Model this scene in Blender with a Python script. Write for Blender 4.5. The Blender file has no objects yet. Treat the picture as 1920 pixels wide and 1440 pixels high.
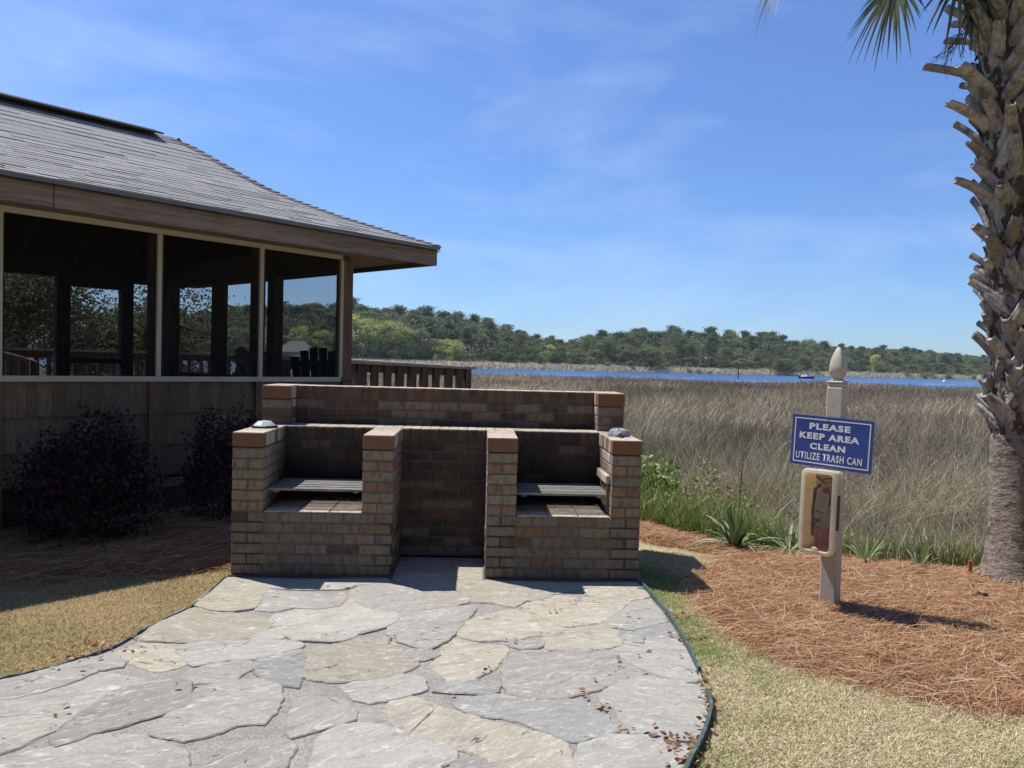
import bpy, bmesh, math, random
import numpy as np
from mathutils import Vector, Matrix
random.seed(7); rng = np.random.default_rng(7)
SC = bpy.context.scene; COL = SC.collection
R = math.radians

# ------------------------------------------------------------------ camera
FPX, CX, CY, EYE = 1442.0, 960.0, 720.0, 1.42
_ro, _pi = R(1.5), R(1.55)
_F = np.array([0, math.cos(_pi), -math.sin(_pi)]); _U0 = np.array([0, math.sin(_pi), math.cos(_pi)]); _R0 = np.array([1., 0, 0])
_R = _R0 * math.cos(_ro) + _U0 * math.sin(_ro); _U = -_R0 * math.sin(_ro) + _U0 * math.cos(_ro)
cam = bpy.data.objects.new('camera', bpy.data.cameras.new('camera')); COL.objects.link(cam)
cam.matrix_world = Matrix(((_R[0], _U[0], -_F[0], 0), (_R[1], _U[1], -_F[1], 0), (_R[2], _U[2], -_F[2], EYE), (0, 0, 0, 1)))
cam.data.sensor_width = 36; cam.data.lens = 36 * FPX / 1920; cam.data.clip_start = .05; cam.data.clip_end = 5000
SC.camera = cam
def ray(px, py): return _F + _R * (px - CX) / FPX - _U * (py - CY) / FPX
def gz(px, py, z=0.):
    d = ray(px, py); t = (z - EYE) / d[2]; return np.array([0, 0, EYE]) + d * t
def aty(px, py, Y):
    d = ray(px, py); return np.array([0, 0, EYE]) + d * (Y / d[1])
def G2(pts, z=0.): return [tuple(gz(x, y, z)[:2]) for x, y in pts]

# ------------------------------------------------------------------ light
SUN_EL, SUN_AZ = R(61.0), R(-60.0)            # azimuth from +Y towards +X
sd = Vector((math.sin(SUN_AZ) * math.cos(SUN_EL), math.cos(SUN_AZ) * math.cos(SUN_EL), math.sin(SUN_EL)))
sl = bpy.data.lights.new('sun', 'SUN'); sl.energy = 5.0; sl.angle = R(.53); sl.color = (1, .955, .88)
so = bpy.data.objects.new('sun', sl); COL.objects.link(so); so.rotation_euler = (-sd).to_track_quat('-Z', 'Y').to_euler()
so.location = sd * 60
W = bpy.data.worlds.new('World'); SC.world = W; W.use_nodes = True
nt = W.node_tree; nt.nodes.clear()
def wn(t, **k):
    n = nt.nodes.new(t)
    for a, b in k.items(): setattr(n, a, b)
    return n
sky = wn('ShaderNodeTexSky', sky_type='NISHITA', sun_disc=False, sun_elevation=SUN_EL, sun_rotation=SUN_AZ, altitude=0, air_density=1.0, dust_density=.25, ozone_density=2.0)
hs = wn('ShaderNodeHueSaturation'); hs.inputs['Saturation'].default_value = 1.0; hs.inputs['Value'].default_value = 1.0
sx_ = wn('ShaderNodeSeparateXYZ'); tc0 = wn('ShaderNodeTexCoord'); nt.links.new(tc0.outputs['Generated'], sx_.inputs[0])
el_ = wn('ShaderNodeValToRGB'); nt.links.new(sx_.outputs['Z'], el_.inputs[0]); el_.color_ramp.elements[0].position = 0; el_.color_ramp.elements[1].position = .5
el_.color_ramp.elements[0].color = (.70, .98, 1.45, 1); el_.color_ramp.elements[1].color = (1.04, 1.25, 1.72, 1)
ml_ = wn('ShaderNodeMix', data_type='RGBA', blend_type='MULTIPLY'); ml_.inputs[0].default_value = 1; nt.links.new(sky.outputs[0], ml_.inputs[6]); nt.links.new(el_.outputs[0], ml_.inputs[7])
nt.links.new(ml_.outputs[2], hs.inputs['Color'])
tc = wn('ShaderNodeTexCoord'); mp = wn('ShaderNodeMapping'); mp.inputs['Scale'].default_value = (1.1, 3.2, 5.0); mp.inputs['Rotation'].default_value = (0, R(20), R(20)); mp.inputs['Location'].default_value = (7.7, 4.2, 1.1)
no = wn('ShaderNodeTexNoise'); no.inputs['Scale'].default_value = 1.6; no.inputs['Detail'].default_value = 8; no.inputs['Roughness'].default_value = .58; no.inputs['Distortion'].default_value = .5
nt.links.new(tc.outputs['Generated'], mp.inputs[0]); nt.links.new(mp.outputs[0], no.inputs['Vector'])
cr = wn('ShaderNodeValToRGB'); cr.color_ramp.elements[0].position = .46; cr.color_ramp.elements[1].position = .86
cr.color_ramp.elements[0].color = (0, 0, 0, 1); cr.color_ramp.elements[1].color = (.38, .38, .38, 1)
nt.links.new(no.outputs[0], cr.inputs[0])
mx = wn('ShaderNodeMix', data_type='RGBA'); nt.links.new(cr.outputs[0], mx.inputs[0]); nt.links.new(hs.outputs[0], mx.inputs[6])
mx.inputs[7].default_value = (8.5, 10.0, 12.0, 1)
bg = wn('ShaderNodeBackground'); bg.inputs[1].default_value = .078; nt.links.new(mx.outputs[2], bg.inputs[0])
ow = wn('ShaderNodeOutputWorld'); nt.links.new(bg.outputs[0], ow.inputs[0])
SC.view_settings.view_transform = 'Standard'; SC.view_settings.look = 'None'; SC.view_settings.exposure = .34; SC.view_settings.gamma = 1
SC.render.engine = 'CYCLES'
SC.cycles.max_bounces = 6; SC.cycles.diffuse_bounces = 3; SC.cycles.transparent_max_bounces = 16; SC.cycles.caustics_reflective = False; SC.cycles.caustics_refractive = False
SC.cycles.use_denoising = True

# ------------------------------------------------------------------ materials
def M(name, col, rough=.85, var=None, attr=False, bump=None, stretch=(1, 1, 1), spec=.3, metal=0., trans=0., coat=0., fine=None):
    """col: base colour. var=(scale, other colour, lo, hi): noise mix. attr: multiply by the mesh's own 'Col'. bump=(scale,strength)."""
    m = bpy.data.materials.new(name); m.use_nodes = True; t = m.node_tree; b = t.nodes['Principled BSDF']
    def N(k): return t.nodes.new(k)
    L = t.links.new
    b.inputs['Roughness'].default_value = rough; b.inputs['Metallic'].default_value = metal
    b.inputs['Specular IOR Level'].default_value = spec; b.inputs['Coat Weight'].default_value = coat
    tcn = N('ShaderNodeTexCoord'); mpn = N('ShaderNodeMapping'); mpn.inputs['Scale'].default_value = stretch
    L(tcn.outputs['Object'], mpn.inputs[0])
    cur = None
    rgb = N('ShaderNodeRGB'); rgb.outputs[0].default_value = (*col, 1); cur = rgb.outputs[0]
    if attr:
        at = N('ShaderNodeAttribute'); at.attribute_name = 'Col'
        mm = N('ShaderNodeMix'); mm.data_type = 'RGBA'; mm.blend_type = 'MULTIPLY'; mm.inputs[0].default_value = 1
        L(cur, mm.inputs[6]); L(at.outputs['Color'], mm.inputs[7]); cur = mm.outputs[2]
    def layer(cur, sc, oc, lo, hi, mul=False):
        n = N('ShaderNodeTexNoise'); n.inputs['Scale'].default_value = sc; n.inputs['Detail'].default_value = 6; n.inputs['Roughness'].default_value = .65
        L(mpn.outputs[0], n.inputs['Vector'])
        r = N('ShaderNodeMapRange'); r.inputs[1].default_value = lo; r.inputs[2].default_value = hi; L(n.outputs[0], r.inputs[0])
        mm = N('ShaderNodeMix'); mm.data_type = 'RGBA'; mm.blend_type = 'MULTIPLY' if mul else 'MIX'
        L(r.outputs[0], mm.inputs[0]); L(cur, mm.inputs[6]); mm.inputs[7].default_value = (*oc, 1)
        return mm.outputs[2]
    if var: cur = layer(cur, *var)
    if fine: cur = layer(cur, *fine, mul=True)
    L(cur, b.inputs['Base Color'])
    if bump:
        n = N('ShaderNodeTexNoise'); n.inputs['Scale'].default_value = bump[0]; n.inputs['Detail'].default_value = 7; n.inputs['Roughness'].default_value = .6
        L(mpn.outputs[0], n.inputs['Vector'])
        bn = N('ShaderNodeBump'); bn.inputs['Strength'].default_value = bump[1]; bn.inputs['Distance'].default_value = bump[2] if len(bump) > 2 else .01
        L(n.outputs[0], bn.inputs['Height']); L(bn.outputs[0], b.inputs['Normal'])
    if trans:
        tr = N('ShaderNodeBsdfTranslucent'); L(cur, tr.inputs[0]); ms = N('ShaderNodeMixShader'); ms.inputs[0].default_value = trans
        L(b.outputs[0], ms.inputs[1]); L(tr.outputs[0], ms.inputs[2]); L(ms.outputs[0], t.nodes['Material Output'].inputs[0])
    return m

def leafmat(name, tint=(1, 1, 1), trans=.35, rough=.6, spec=.25):
    return M(name, tint, rough=rough, attr=True, trans=trans, spec=spec)

# ------------------------------------------------------------------ mesh helpers
def link(name, me, mat=None, parent=None):
    o = bpy.data.objects.new(name, me); COL.objects.link(o)
    if mat is not None:
        for mm in (mat if isinstance(mat, (list, tuple)) else [mat]): me.materials.append(mm)
    if parent: o.parent = parent
    return o
def tag(o, label=None, cat=None, group=None, kind=None):
    if label: o['label'] = label
    if cat: o['category'] = cat
    if group: o['group'] = group
    if kind: o['kind'] = kind
    return o
def empty(name, loc, label, cat, rz=0, group=None):
    o = bpy.data.objects.new(name, None); COL.objects.link(o); o.location = tuple(loc); o.rotation_euler = (0, 0, rz); o.empty_display_size = .1
    return tag(o, label, cat, group)
def np_mesh(name, V, F, mat, col=None, parent=None, smooth=False, midx=None):
    V = np.asarray(V, np.float32).reshape(-1, 3); F = np.asarray(F, np.int32); n, k = F.shape
    me = bpy.data.meshes.new(name); me.vertices.add(len(V)); me.vertices.foreach_set('co', V.ravel())
    me.loops.add(n * k); me.loops.foreach_set('vertex_index', F.ravel())
    me.polygons.add(n); me.polygons.foreach_set('loop_start', np.arange(0, n * k, k, dtype=np.int32)); me.polygons.foreach_set('loop_total', np.full(n, k, np.int32))
    if smooth: me.polygons.foreach_set('use_smooth', np.ones(n, bool))
    if midx is not None: me.polygons.foreach_set('material_index', np.asarray(midx, np.int32))
    if col is not None:
        a = me.attributes.new('Col', 'FLOAT_COLOR', 'POINT'); c = np.ones((len(V), 4), np.float32); c[:, :3] = col; a.data.foreach_set('color', c.ravel())
    me.update(calc_edges=True); me.validate()
    return link(name, me, mat, parent)
class MB:
    """collects shapes and links them as one mesh"""
    def __init__(s): s.v = []; s.f = []; s.c = []; s.m = []; s.cc = (1, 1, 1); s.mi = 0; s.xf = None
    def add(s, vs, fs, c=None):
        b = len(s.v)
        for p in vs:
            s.v.append(tuple(s.xf @ Vector(p)) if s.xf is not None else tuple(p)); s.c.append(c or s.cc)
        for f in fs: s.f.append(tuple(b + i for i in f)); s.m.append(s.mi)
    def box(s, x0, x1, y0, y1, z0, z1, c=None, ch=0.):
        if x1 < x0: x0, x1 = x1, x0
        if y1 < y0: y0, y1 = y1, y0
        if z1 < z0: z0, z1 = z1, z0
        if ch <= 0:
            s.add([(x0, y0, z0), (x1, y0, z0), (x1, y1, z0), (x0, y1, z0), (x0, y0, z1), (x1, y0, z1), (x1, y1, z1), (x0, y1, z1)],
                  [(3, 2, 1, 0), (4, 5, 6, 7), (0, 1, 5, 4), (1, 2, 6, 5), (2, 3, 7, 6), (3, 0, 4, 7)], c); return
        lo = (x0, y0, z0); hi = (x1, y1, z1); ch = min(ch, (x1 - x0) * .45, (y1 - y0) * .45, (z1 - z0) * .45); vs = []; idx = {}
        for i in range(8):
            sg = [(i >> a) & 1 for a in range(3)]
            for a in range(3):
                p = [hi[k] - (0 if k == a else ch) if sg[k] else lo[k] + (0 if k == a else ch) for k in range(3)]
                idx[i, a] = len(vs); vs.append(tuple(p))
        fs = []
        for a in range(3):
            u, w = (a + 1) % 3, (a + 2) % 3
            for sg in (0, 1):
                q = [(sg << a), (sg << a) | (1 << u), (sg << a) | (1 << u) | (1 << w), (sg << a) | (1 << w)]
                f = [idx[i, a] for i in q]; fs.append(f if sg else f[::-1])
        for a in range(3):      # edges along a
            u, w = (a + 1) % 3, (a + 2) % 3
            for su in (0, 1):
                for sw in (0, 1):
                    i0 = (su << u) | (sw << w); i1 = i0 | (1 << a)
                    f = [idx[i0, u], idx[i1, u], idx[i1, w], idx[i0, w]]
                    fs.append(f if su ^ sw else f[::-1])
        for i in range(8):
            f = [idx[i, 0], idx[i, 1], idx[i, 2]]; par = (i & 1) ^ ((i >> 1) & 1) ^ ((i >> 2) & 1)
            fs.append(f if par else f[::-1])
        s.add(vs, fs, c)
    def obox(s, c0, ax, ay, az, col=None, ch=0.):
        """oriented box: centre, half-axis vectors"""
        old = s.xf; a, b, c = Vector(ax), Vector(ay), Vector(az)
        m = Matrix(((a.x, b.x, c.x, c0[0]), (a.y, b.y, c.y, c0[1]), (a.z, b.z, c.z, c0[2]), (0, 0, 0, 1)))
        s.xf = (old @ m) if old is not None else m; s.box(-1, 1, -1, 1, -1, 1, col); s.xf = old
    def tube(s, pts, rad, n=8, col=None, cap=True):
        pts = [Vector(p) for p in pts]; rad = rad if hasattr(rad, '__len__') else [rad] * len(pts); vs = []; fs = []; prev = None
        for i, p in enumerate(pts):
            t = (pts[min(i + 1, len(pts) - 1)] - pts[max(i - 1, 0)]).normalized()
            if prev is None:
                prev = t.orthogonal().normalized()
            prev = (prev - t * prev.dot(t)).normalized(); q = t.cross(prev)
            for k in range(n):
                a = 2 * math.pi * k / n; vs.append(tuple(p + (prev * math.cos(a) + q * math.sin(a)) * rad[i]))
        for i in range(len(pts) - 1):
            for k in range(n): fs.append((i * n + k, i * n + (k + 1) % n, (i + 1) * n + (k + 1) % n, (i + 1) * n + k))
        if cap: fs.append(tuple(range(n))[::-1]); fs.append(tuple((len(pts) - 1) * n + k for k in range(n)))
        s.add(vs, fs, col)
    def lathe(s, prof, n=20, cx=0, cy=0, col=None, square=0.):
        """prof: (radius, z). square>0 blends the round section towards a square."""
        vs = []; fs = []
        for r, z in prof:
            for k in range(n):
                a = 2 * math.pi * (k + .5) / n; ca, sa = math.cos(a), math.sin(a); q = 1 / max(abs(ca), abs(sa)); rr = r * (1 + square * (q - 1))
                vs.append((cx + rr * ca, cy + rr * sa, z))
        for i in range(len(prof) - 1):
            for k in range(n): fs.append((i * n + k, i * n + (k + 1) % n, (i + 1) * n + (k + 1) % n, (i + 1) * n + k))
        fs.append(tuple(range(n))[::-1]); fs.append(tuple((len(prof) - 1) * n + k for k in range(n)))
        s.add(vs, fs, col)
    def build(s, name, mat, parent=None, smooth=False):
        me = bpy.data.meshes.new(name); me.from_pydata(s.v, [], s.f)
        a = me.attributes.new('Col', 'FLOAT_COLOR', 'POINT'); a.data.foreach_set('color', np.concatenate([np.asarray(s.c, np.float32).reshape(-1, 3), np.ones((len(s.v), 1), np.float32)], 1).ravel())
        me.polygons.foreach_set('material_index', np.asarray(s.m, np.int32))
        if smooth: me.polygons.foreach_set('use_smooth', np.ones(len(s.f), bool))
        me.update()
        return link(name, me, mat, parent)
def inpoly(P, poly):
    x, y = P[:, 0], P[:, 1]; c = np.zeros(len(P), bool); n = len(poly)
    for i in range(n):
        x0, y0 = poly[i]; x1, y1 = poly[i - 1]
        if y0 == y1: continue
        c ^= ((y0 > y) != (y1 > y)) & (x < (x1 - x0) * (y - y0) / (y1 - y0) + x0)
    return c
def polydist(P, poly, closed=True):
    d = np.full(len(P), 1e9); n = len(poly)
    for i in range(0 if closed else 1, n):
        a = np.array(poly[i - 1]); b = np.array(poly[i]); ab = b - a
        t = np.clip(((P - a) @ ab) / max(ab @ ab, 1e-9), 0, 1); d = np.minimum(d, np.linalg.norm(P - (a + t[:, None] * ab), axis=1))
    return d
def scatter(poly, n):
    poly = np.array(poly); lo, hi = poly.min(0), poly.max(0); out = []
    tot = 0
    while tot < n:
        P = lo + rng.random((n, 2)) * (hi - lo); P = P[inpoly(P, poly)]; out.append(P); tot += len(P)
    return np.concatenate(out)[:n]
_NG = np.random.default_rng(3).random((8, 64, 64))
def vnoise(x, y, sc, k=0):
    """value noise 0..1"""
    x = np.asarray(x) * sc; y = np.asarray(y) * sc; xi = np.floor(x).astype(int); yi = np.floor(y).astype(int); fx = x - xi; fy = y - yi
    fx = fx * fx * (3 - 2 * fx); fy = fy * fy * (3 - 2 * fy); g = _NG[k % 8]
    a = g[xi % 64, yi % 64]; b = g[(xi + 1) % 64, yi % 64]; c = g[xi % 64, (yi + 1) % 64]; d = g[(xi + 1) % 64, (yi + 1) % 64]
    return (a * (1 - fx) + b * fx) * (1 - fy) + (c * (1 - fx) + d * fx) * fy
def fnoise(x, y, sc, k=0): return .5 * vnoise(x, y, sc, k) + .3 * vnoise(x, y, sc * 2.1, k + 1) + .2 * vnoise(x, y, sc * 4.3, k + 2)
def ribbons(name, P, side, w, col, mat, parent=None):
    """P (n,k,3) centre lines; side (n,3) unit; w (n,k) widths; col (n,3) or (n,k,3)"""
    n, k, _ = P.shape; V = np.empty((n, k, 2, 3), np.float32); h = (side[:, None, :] * (w / 2)[..., None])
    V[:, :, 0] = P - h; V[:, :, 1] = P + h
    base = (np.arange(n) * k * 2)[:, None]; j = np.arange(k - 1)[None] * 2
    F = np.stack([base + j, base + j + 1, base + j + 3, base + j + 2], -1).reshape(-1, 4)
    if col.ndim == 2: col = np.repeat(col[:, None], k, 1)
    C = np.repeat(col[:, :, None], 2, 2).reshape(-1, 3)
    return np_mesh(name, V.reshape(-1, 3), F, mat, C, parent)
def pick(n, cols, wts):
    i = rng.choice(len(cols), n, p=np.array(wts) / np.sum(wts)); return np.array(cols)[i]
def leaves(C, size, cols, mats=None, flat=.0):
    """quads: C (n,3) centres, size (n,), returns V,F,col"""
    n = len(C); a = rng.normal(size=(n, 3)); a[:, 2] *= (1 - flat); a /= np.linalg.norm(a, axis=1)[:, None]
    b = rng.normal(size=(n, 3)); b[:, 2] *= (1 - flat); b -= a * (a * b).sum(1)[:, None]; b /= np.linalg.norm(b, axis=1)[:, None]
    s = size[:, None]; V = np.stack([C - a * s, C - b * s * .5 + a * s * .15, C + a * s, C + b * s * .5 + a * s * .15], 1)
    F = np.arange(n * 4).reshape(n, 4); return V.reshape(-1, 3), F, np.repeat(cols, 4, 0)
def chaikin(p, it=1):
    p = np.array(p, float)
    for _ in range(it):
        q = np.roll(p, -1, 0); p = np.stack([p * .88 + q * .12, p * .12 + q * .88], 1).reshape(-1, 2)
    return p
def refine(p, step, jit):
    out = []; n = len(p)
    for i in range(n):
        a, b = np.array(p[i]), np.array(p[(i + 1) % n]); k = max(1, int(np.linalg.norm(b - a) / step))
        nr = np.array([-(b - a)[1], (b - a)[0]]); nr = nr / (np.linalg.norm(nr) + 1e-9)
        for j in range(k): out.append(a + (b - a) * j / k + nr * random.uniform(-jit, jit) + (b - a) / k * random.uniform(-.25, .25))
    return out

# ================================================================== SETTING
BND = [(-60, 34), (-16, 26), (-9, 16.5), (-4, 11.5), (-1.5, 9.2), (0.2, 7.9), (1.15, 6.95), (1.4, 6.5), (1.75, 6.12), (2.2, 5.85), (2.9, 5.6), (3.4, 5.45), (5, 5.2), (9, 5.4), (40, 9)]
bx = np.array([p[0] for p in BND]); by = np.array([p[1] for p in BND])
def shoreY(x): return 315 + .45 * (x + 17) + 10 * (vnoise(x, 0 * x, .02, 3) - .5)
def nearY(x): return 101 + .06 * x + 8 * (vnoise(x, 0 * x, .05, 5) - .5)
def ground_h(x, y):
    d = y - np.interp(x, bx, by); s = np.clip(d / 2.2, 0, 1); h = -1.05 * (s * s * (3 - 2 * s))
    h = h + .12 * np.clip(d / 3, 0, 1) * (fnoise(x, y, .35) - .5)
    r = np.clip((y - nearY(x)) / 6, 0, 1); h = h * (1 - r) + (-3.0) * r
    e = y - shoreY(x); f = np.clip(e / 4, 0, 1); far = -.55 + 2.4 * np.clip(e / 55, 0, 1) + 5 * np.clip((e - 40) / 250, 0, 1)
    return np.where(e > 0, h * (1 - f) + far * f, h)
def axis(lo, hi, near, grow):
    a = [0.]; st = near
    while a[-1] < hi: a.append(a[-1] + st); st *= grow
    b = [0.]; st = near
    while b[-1] > lo: b.append(b[-1] - st); st *= grow
    return np.array(sorted(set(b + a)))
ax_ = axis(-1500, 1500, .25, 1.045); ay_ = np.concatenate([axis(-20, 40, .25, 1.03), np.arange(44, 620, 3.), np.arange(640, 1900, 60.)])
ay_ = np.unique(ay_)
gx, gy = np.meshgrid(ax_, ay_); gh = ground_h(gx, gy)
V = np.stack([gx, gy, gh], -1).reshape(-1, 3); nx_, ny_ = len(ax_), len(ay_)
i, j = np.meshgrid(np.arange(nx_ - 1), np.arange(ny_ - 1)); q = (j * nx_ + i).ravel(); F = np.stack([q, q + 1, q + nx_ + 1, q + nx_], 1)
dd = gy - np.interp(gx, bx, by); e = gy - shoreY(gx)
c_l = np.array([.42, .35, .20]); c_m = np.array([.18, .145, .095]); c_f = np.array([.10, .095, .05])
s = np.clip(dd / .8, 0, 1)[..., None]; gc = c_l * (1 - s) + c_m * s; f_ = np.clip(e / 10, 0, 1)[..., None]; gc = gc * (1 - f_) + c_f * f_
m_ground = M('ground_soil', (1, 1, 1), .95, attr=True, var=None, fine=(60, (.55, .5, .42), .45, .75), bump=(90, .6, .02))
tag(np_mesh('ground', V, F, m_ground, gc.reshape(-1, 3), smooth=True), kind='structure')

# river
m_water = M('river_water', (.033, .080, .185), .22, var=(.5, (.05, .11, .24), .35, .7), stretch=(.35, 1.6, 1), spec=.22, bump=(.9, .9, .35))
wx = np.linspace(-520, 900, 60); wy = np.linspace(60, 760, 60); X, Y = np.meshgrid(wx, wy)
q = (np.arange(59)[:, None] * 60 + np.arange(59)[None]).ravel()
tag(np_mesh('river', np.stack([X, Y, X * 0 - 1.2], -1).reshape(-1, 3), np.stack([q, q + 1, q + 61, q + 60], 1), m_water), kind='structure')
m_foam = M('boat_wake_foam', (.55, .62, .72), .6, var=(1.2, (.10, .18, .34), .4, .62), stretch=(.25, 1.5, 1))
mb = MB()
def strip(px0, px1, py0, py1, th):
    for k in range(14):
        a = k / 14; b = (k + 1) / 14; wv = lambda t: random.uniform(.4, 1) * th * min(1, 6 * min(t + .02, 1.02 - t))
        p0 = gz(px0 + (px1 - px0) * a, py0 + (py1 - py0) * a, -1.19); p1 = gz(px0 + (px1 - px0) * b, py0 + (py1 - py0) * b, -1.19)
        w0, w1 = wv(a), wv(b)
        mb.add([(p0[0], p0[1] - w0, -1.19), (p1[0], p1[1] - w1, -1.19), (p1[0], p1[1] + w1, -1.19), (p0[0], p0[1] + w0, -1.19)], [(0, 1, 2, 3)])
strip(900, 1160, 700, 706, 1.6); strip(1180, 1330, 707, 711, 1.5); strip(1360, 1530, 713.5, 717, 2.2); strip(1600, 1700, 716, 719, 1.8); strip(1730, 1790, 720, 721, 2.5); strip(1800, 1835, 719, 720, 2)
tag(mb.build('wake', m_foam), kind='structure')

# ------------------------------------------------------------------ patio
EDGE_L = [(430, 1087), (423, 1086), (390, 1118), (354, 1146), (301, 1171), (262, 1192), (212, 1221), (142, 1245), (71, 1265), (0, 1281), (-160, 1310), (-420, 1350)]
EDGE_R = [(1199, 1098), (1216, 1120), (1245, 1153), (1267, 1186), (1285, 1219), (1311, 1268), (1318, 1302), (1327, 1328), (1325, 1361), (1314, 1394), (1303, 1419), (1292, 1440), (1270, 1490), (1230, 1560)]
eL, eR = G2(EDGE_L), G2(EDGE_R)
patio_poly = [(-1.74, 6.0), *eL, (-3.6, 0.6), (1.0, 0.6), *eR[::-1], (0.86, 6.0)]
def fill(poly, z, name, mat, kind='structure'):
    bm = bmesh.new(); vs = [bm.verts.new((x, y, z)) for x, y in poly]; bm.faces.new(vs); bm.normal_update()
    if bm.faces[:][0].normal.z < 0: bmesh.ops.reverse_faces(bm, faces=bm.faces[:])
    me = bpy.data.meshes.new(name); bmesh.ops.triangulate(bm, faces=bm.faces[:]); bm.to_mesh(me); bm.free(); o = link(name, me, mat); tag(o, kind=kind); return o
m_mortar = M('gritty_mortar', (.30, .283, .255), .95, var=(5, (.37, .35, .315), .42, .68), fine=(120, (.58, .57, .56), .45, .62), bump=(110, .9, .008))
fill(patio_poly, .0135, 'patio', m_mortar)
def stone_mat():
    m = M('schist_flagstone', (1, 1, 1), .72, attr=True, spec=.3)
    t = m.node_tree; b = t.nodes['Principled BSDF']; L = t.links.new; N = t.nodes.new
    uv = N('ShaderNodeAttribute'); uv.attribute_name = 'Grain'
    src = b.inputs['Base Color'].links[0].from_socket
    def noise(sc, det=7, ro=.65, dist=0.):
        n = N('ShaderNodeTexNoise'); n.inputs['Scale'].default_value = sc; n.inputs['Detail'].default_value = det; n.inputs['Roughness'].default_value = ro; n.inputs['Distortion'].default_value = dist
        L(uv.outputs['Vector'], n.inputs['Vector']); return n
    def mix(fac, a, bcol, mode='MIX'):
        mm = N('ShaderNodeMix'); mm.data_type = 'RGBA'; mm.blend_type = mode; L(fac, mm.inputs[0]); L(a, mm.inputs[6]); mm.inputs[7].default_value = (*bcol, 1); return mm.outputs[2]
    def rng_(o, lo, hi, to=1.):
        r = N('ShaderNodeMapRange'); r.inputs[1].default_value = lo; r.inputs[2].default_value = hi; r.inputs[4].default_value = to; L(o, r.inputs[0]); return r.outputs[0]
    c = mix(rng_(noise(2.2).outputs[0], .5, .75, .6), src, (.36, .342, .31))
    c = mix(rng_(noise(1.6, dist=.8).outputs[0], .52, .8, .55), c, (.33, .28, .20))
    c = mix(rng_(noise(3.0, 6, .7, .6).outputs[0], .52, .74, .6), c, (.19, .19, .187))
    c = mix(rng_(noise(9, 9, .78, 1.4).outputs[0], .53, .65, .8), c, (.66, .635, .575))
    c = mix(rng_(noise(28, 9, .8, .6).outputs[0], .55, .67, .65), c, (.62, .60, .55))
    c = mix(rng_(noise(16, 8, .75, .8).outputs[0], .55, .68, .6), c, (.17, .168, .16))
    c = mix(rng_(noise(60, 5, .7).outputs[0], .5, .72, .5), c, (.6, .58, .55), 'MULTIPLY')
    ck = noise(1.5, 4, .55, 1.6); sb = N('ShaderNodeMath'); sb.operation = 'SUBTRACT'; L(ck.outputs[0], sb.inputs[0]); sb.inputs[1].default_value = .5
    ab = N('ShaderNodeMath'); ab.operation = 'ABSOLUTE'; L(sb.outputs[0], ab.inputs[0]); gate = rng_(noise(2.6, 3).outputs[0], .5, .56)
    cl = N('ShaderNodeMapRange'); cl.inputs[1].default_value = .0; cl.inputs[2].default_value = .007; cl.inputs[3].default_value = 1; cl.inputs[4].default_value = 0; L(ab.outputs[0], cl.inputs[0])
    gm = N('ShaderNodeMath'); gm.operation = 'MULTIPLY'; L(cl.outputs[0], gm.inputs[0]); L(gate, gm.inputs[1]); c = mix(gm.outputs[0], c, (.045, .044, .042))
    L(c, b.inputs['Base Color'])
    h1 = noise(6, 10, .75, 1.2); bn = N('ShaderNodeBump'); bn.inputs['Strength'].default_value = .9; bn.inputs['Distance'].default_value = .016; L(h1.outputs[0], bn.inputs['Height'])
    h2 = noise(38, 6, .7); b2 = N('ShaderNodeBump'); b2.inputs['Strength'].default_value = .5; b2.inputs['Distance'].default_value = .005; L(h2.outputs[0], b2.inputs['Height']); L(bn.outputs[0], b2.inputs['Normal'])
    L(b2.outputs[0], b.inputs['Normal'])
    return m
g_, t_, b_, w_ = (.335, .318, .283), (.395, .352, .27), (.285, .282, .266), (.385, .365, .32)
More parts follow.
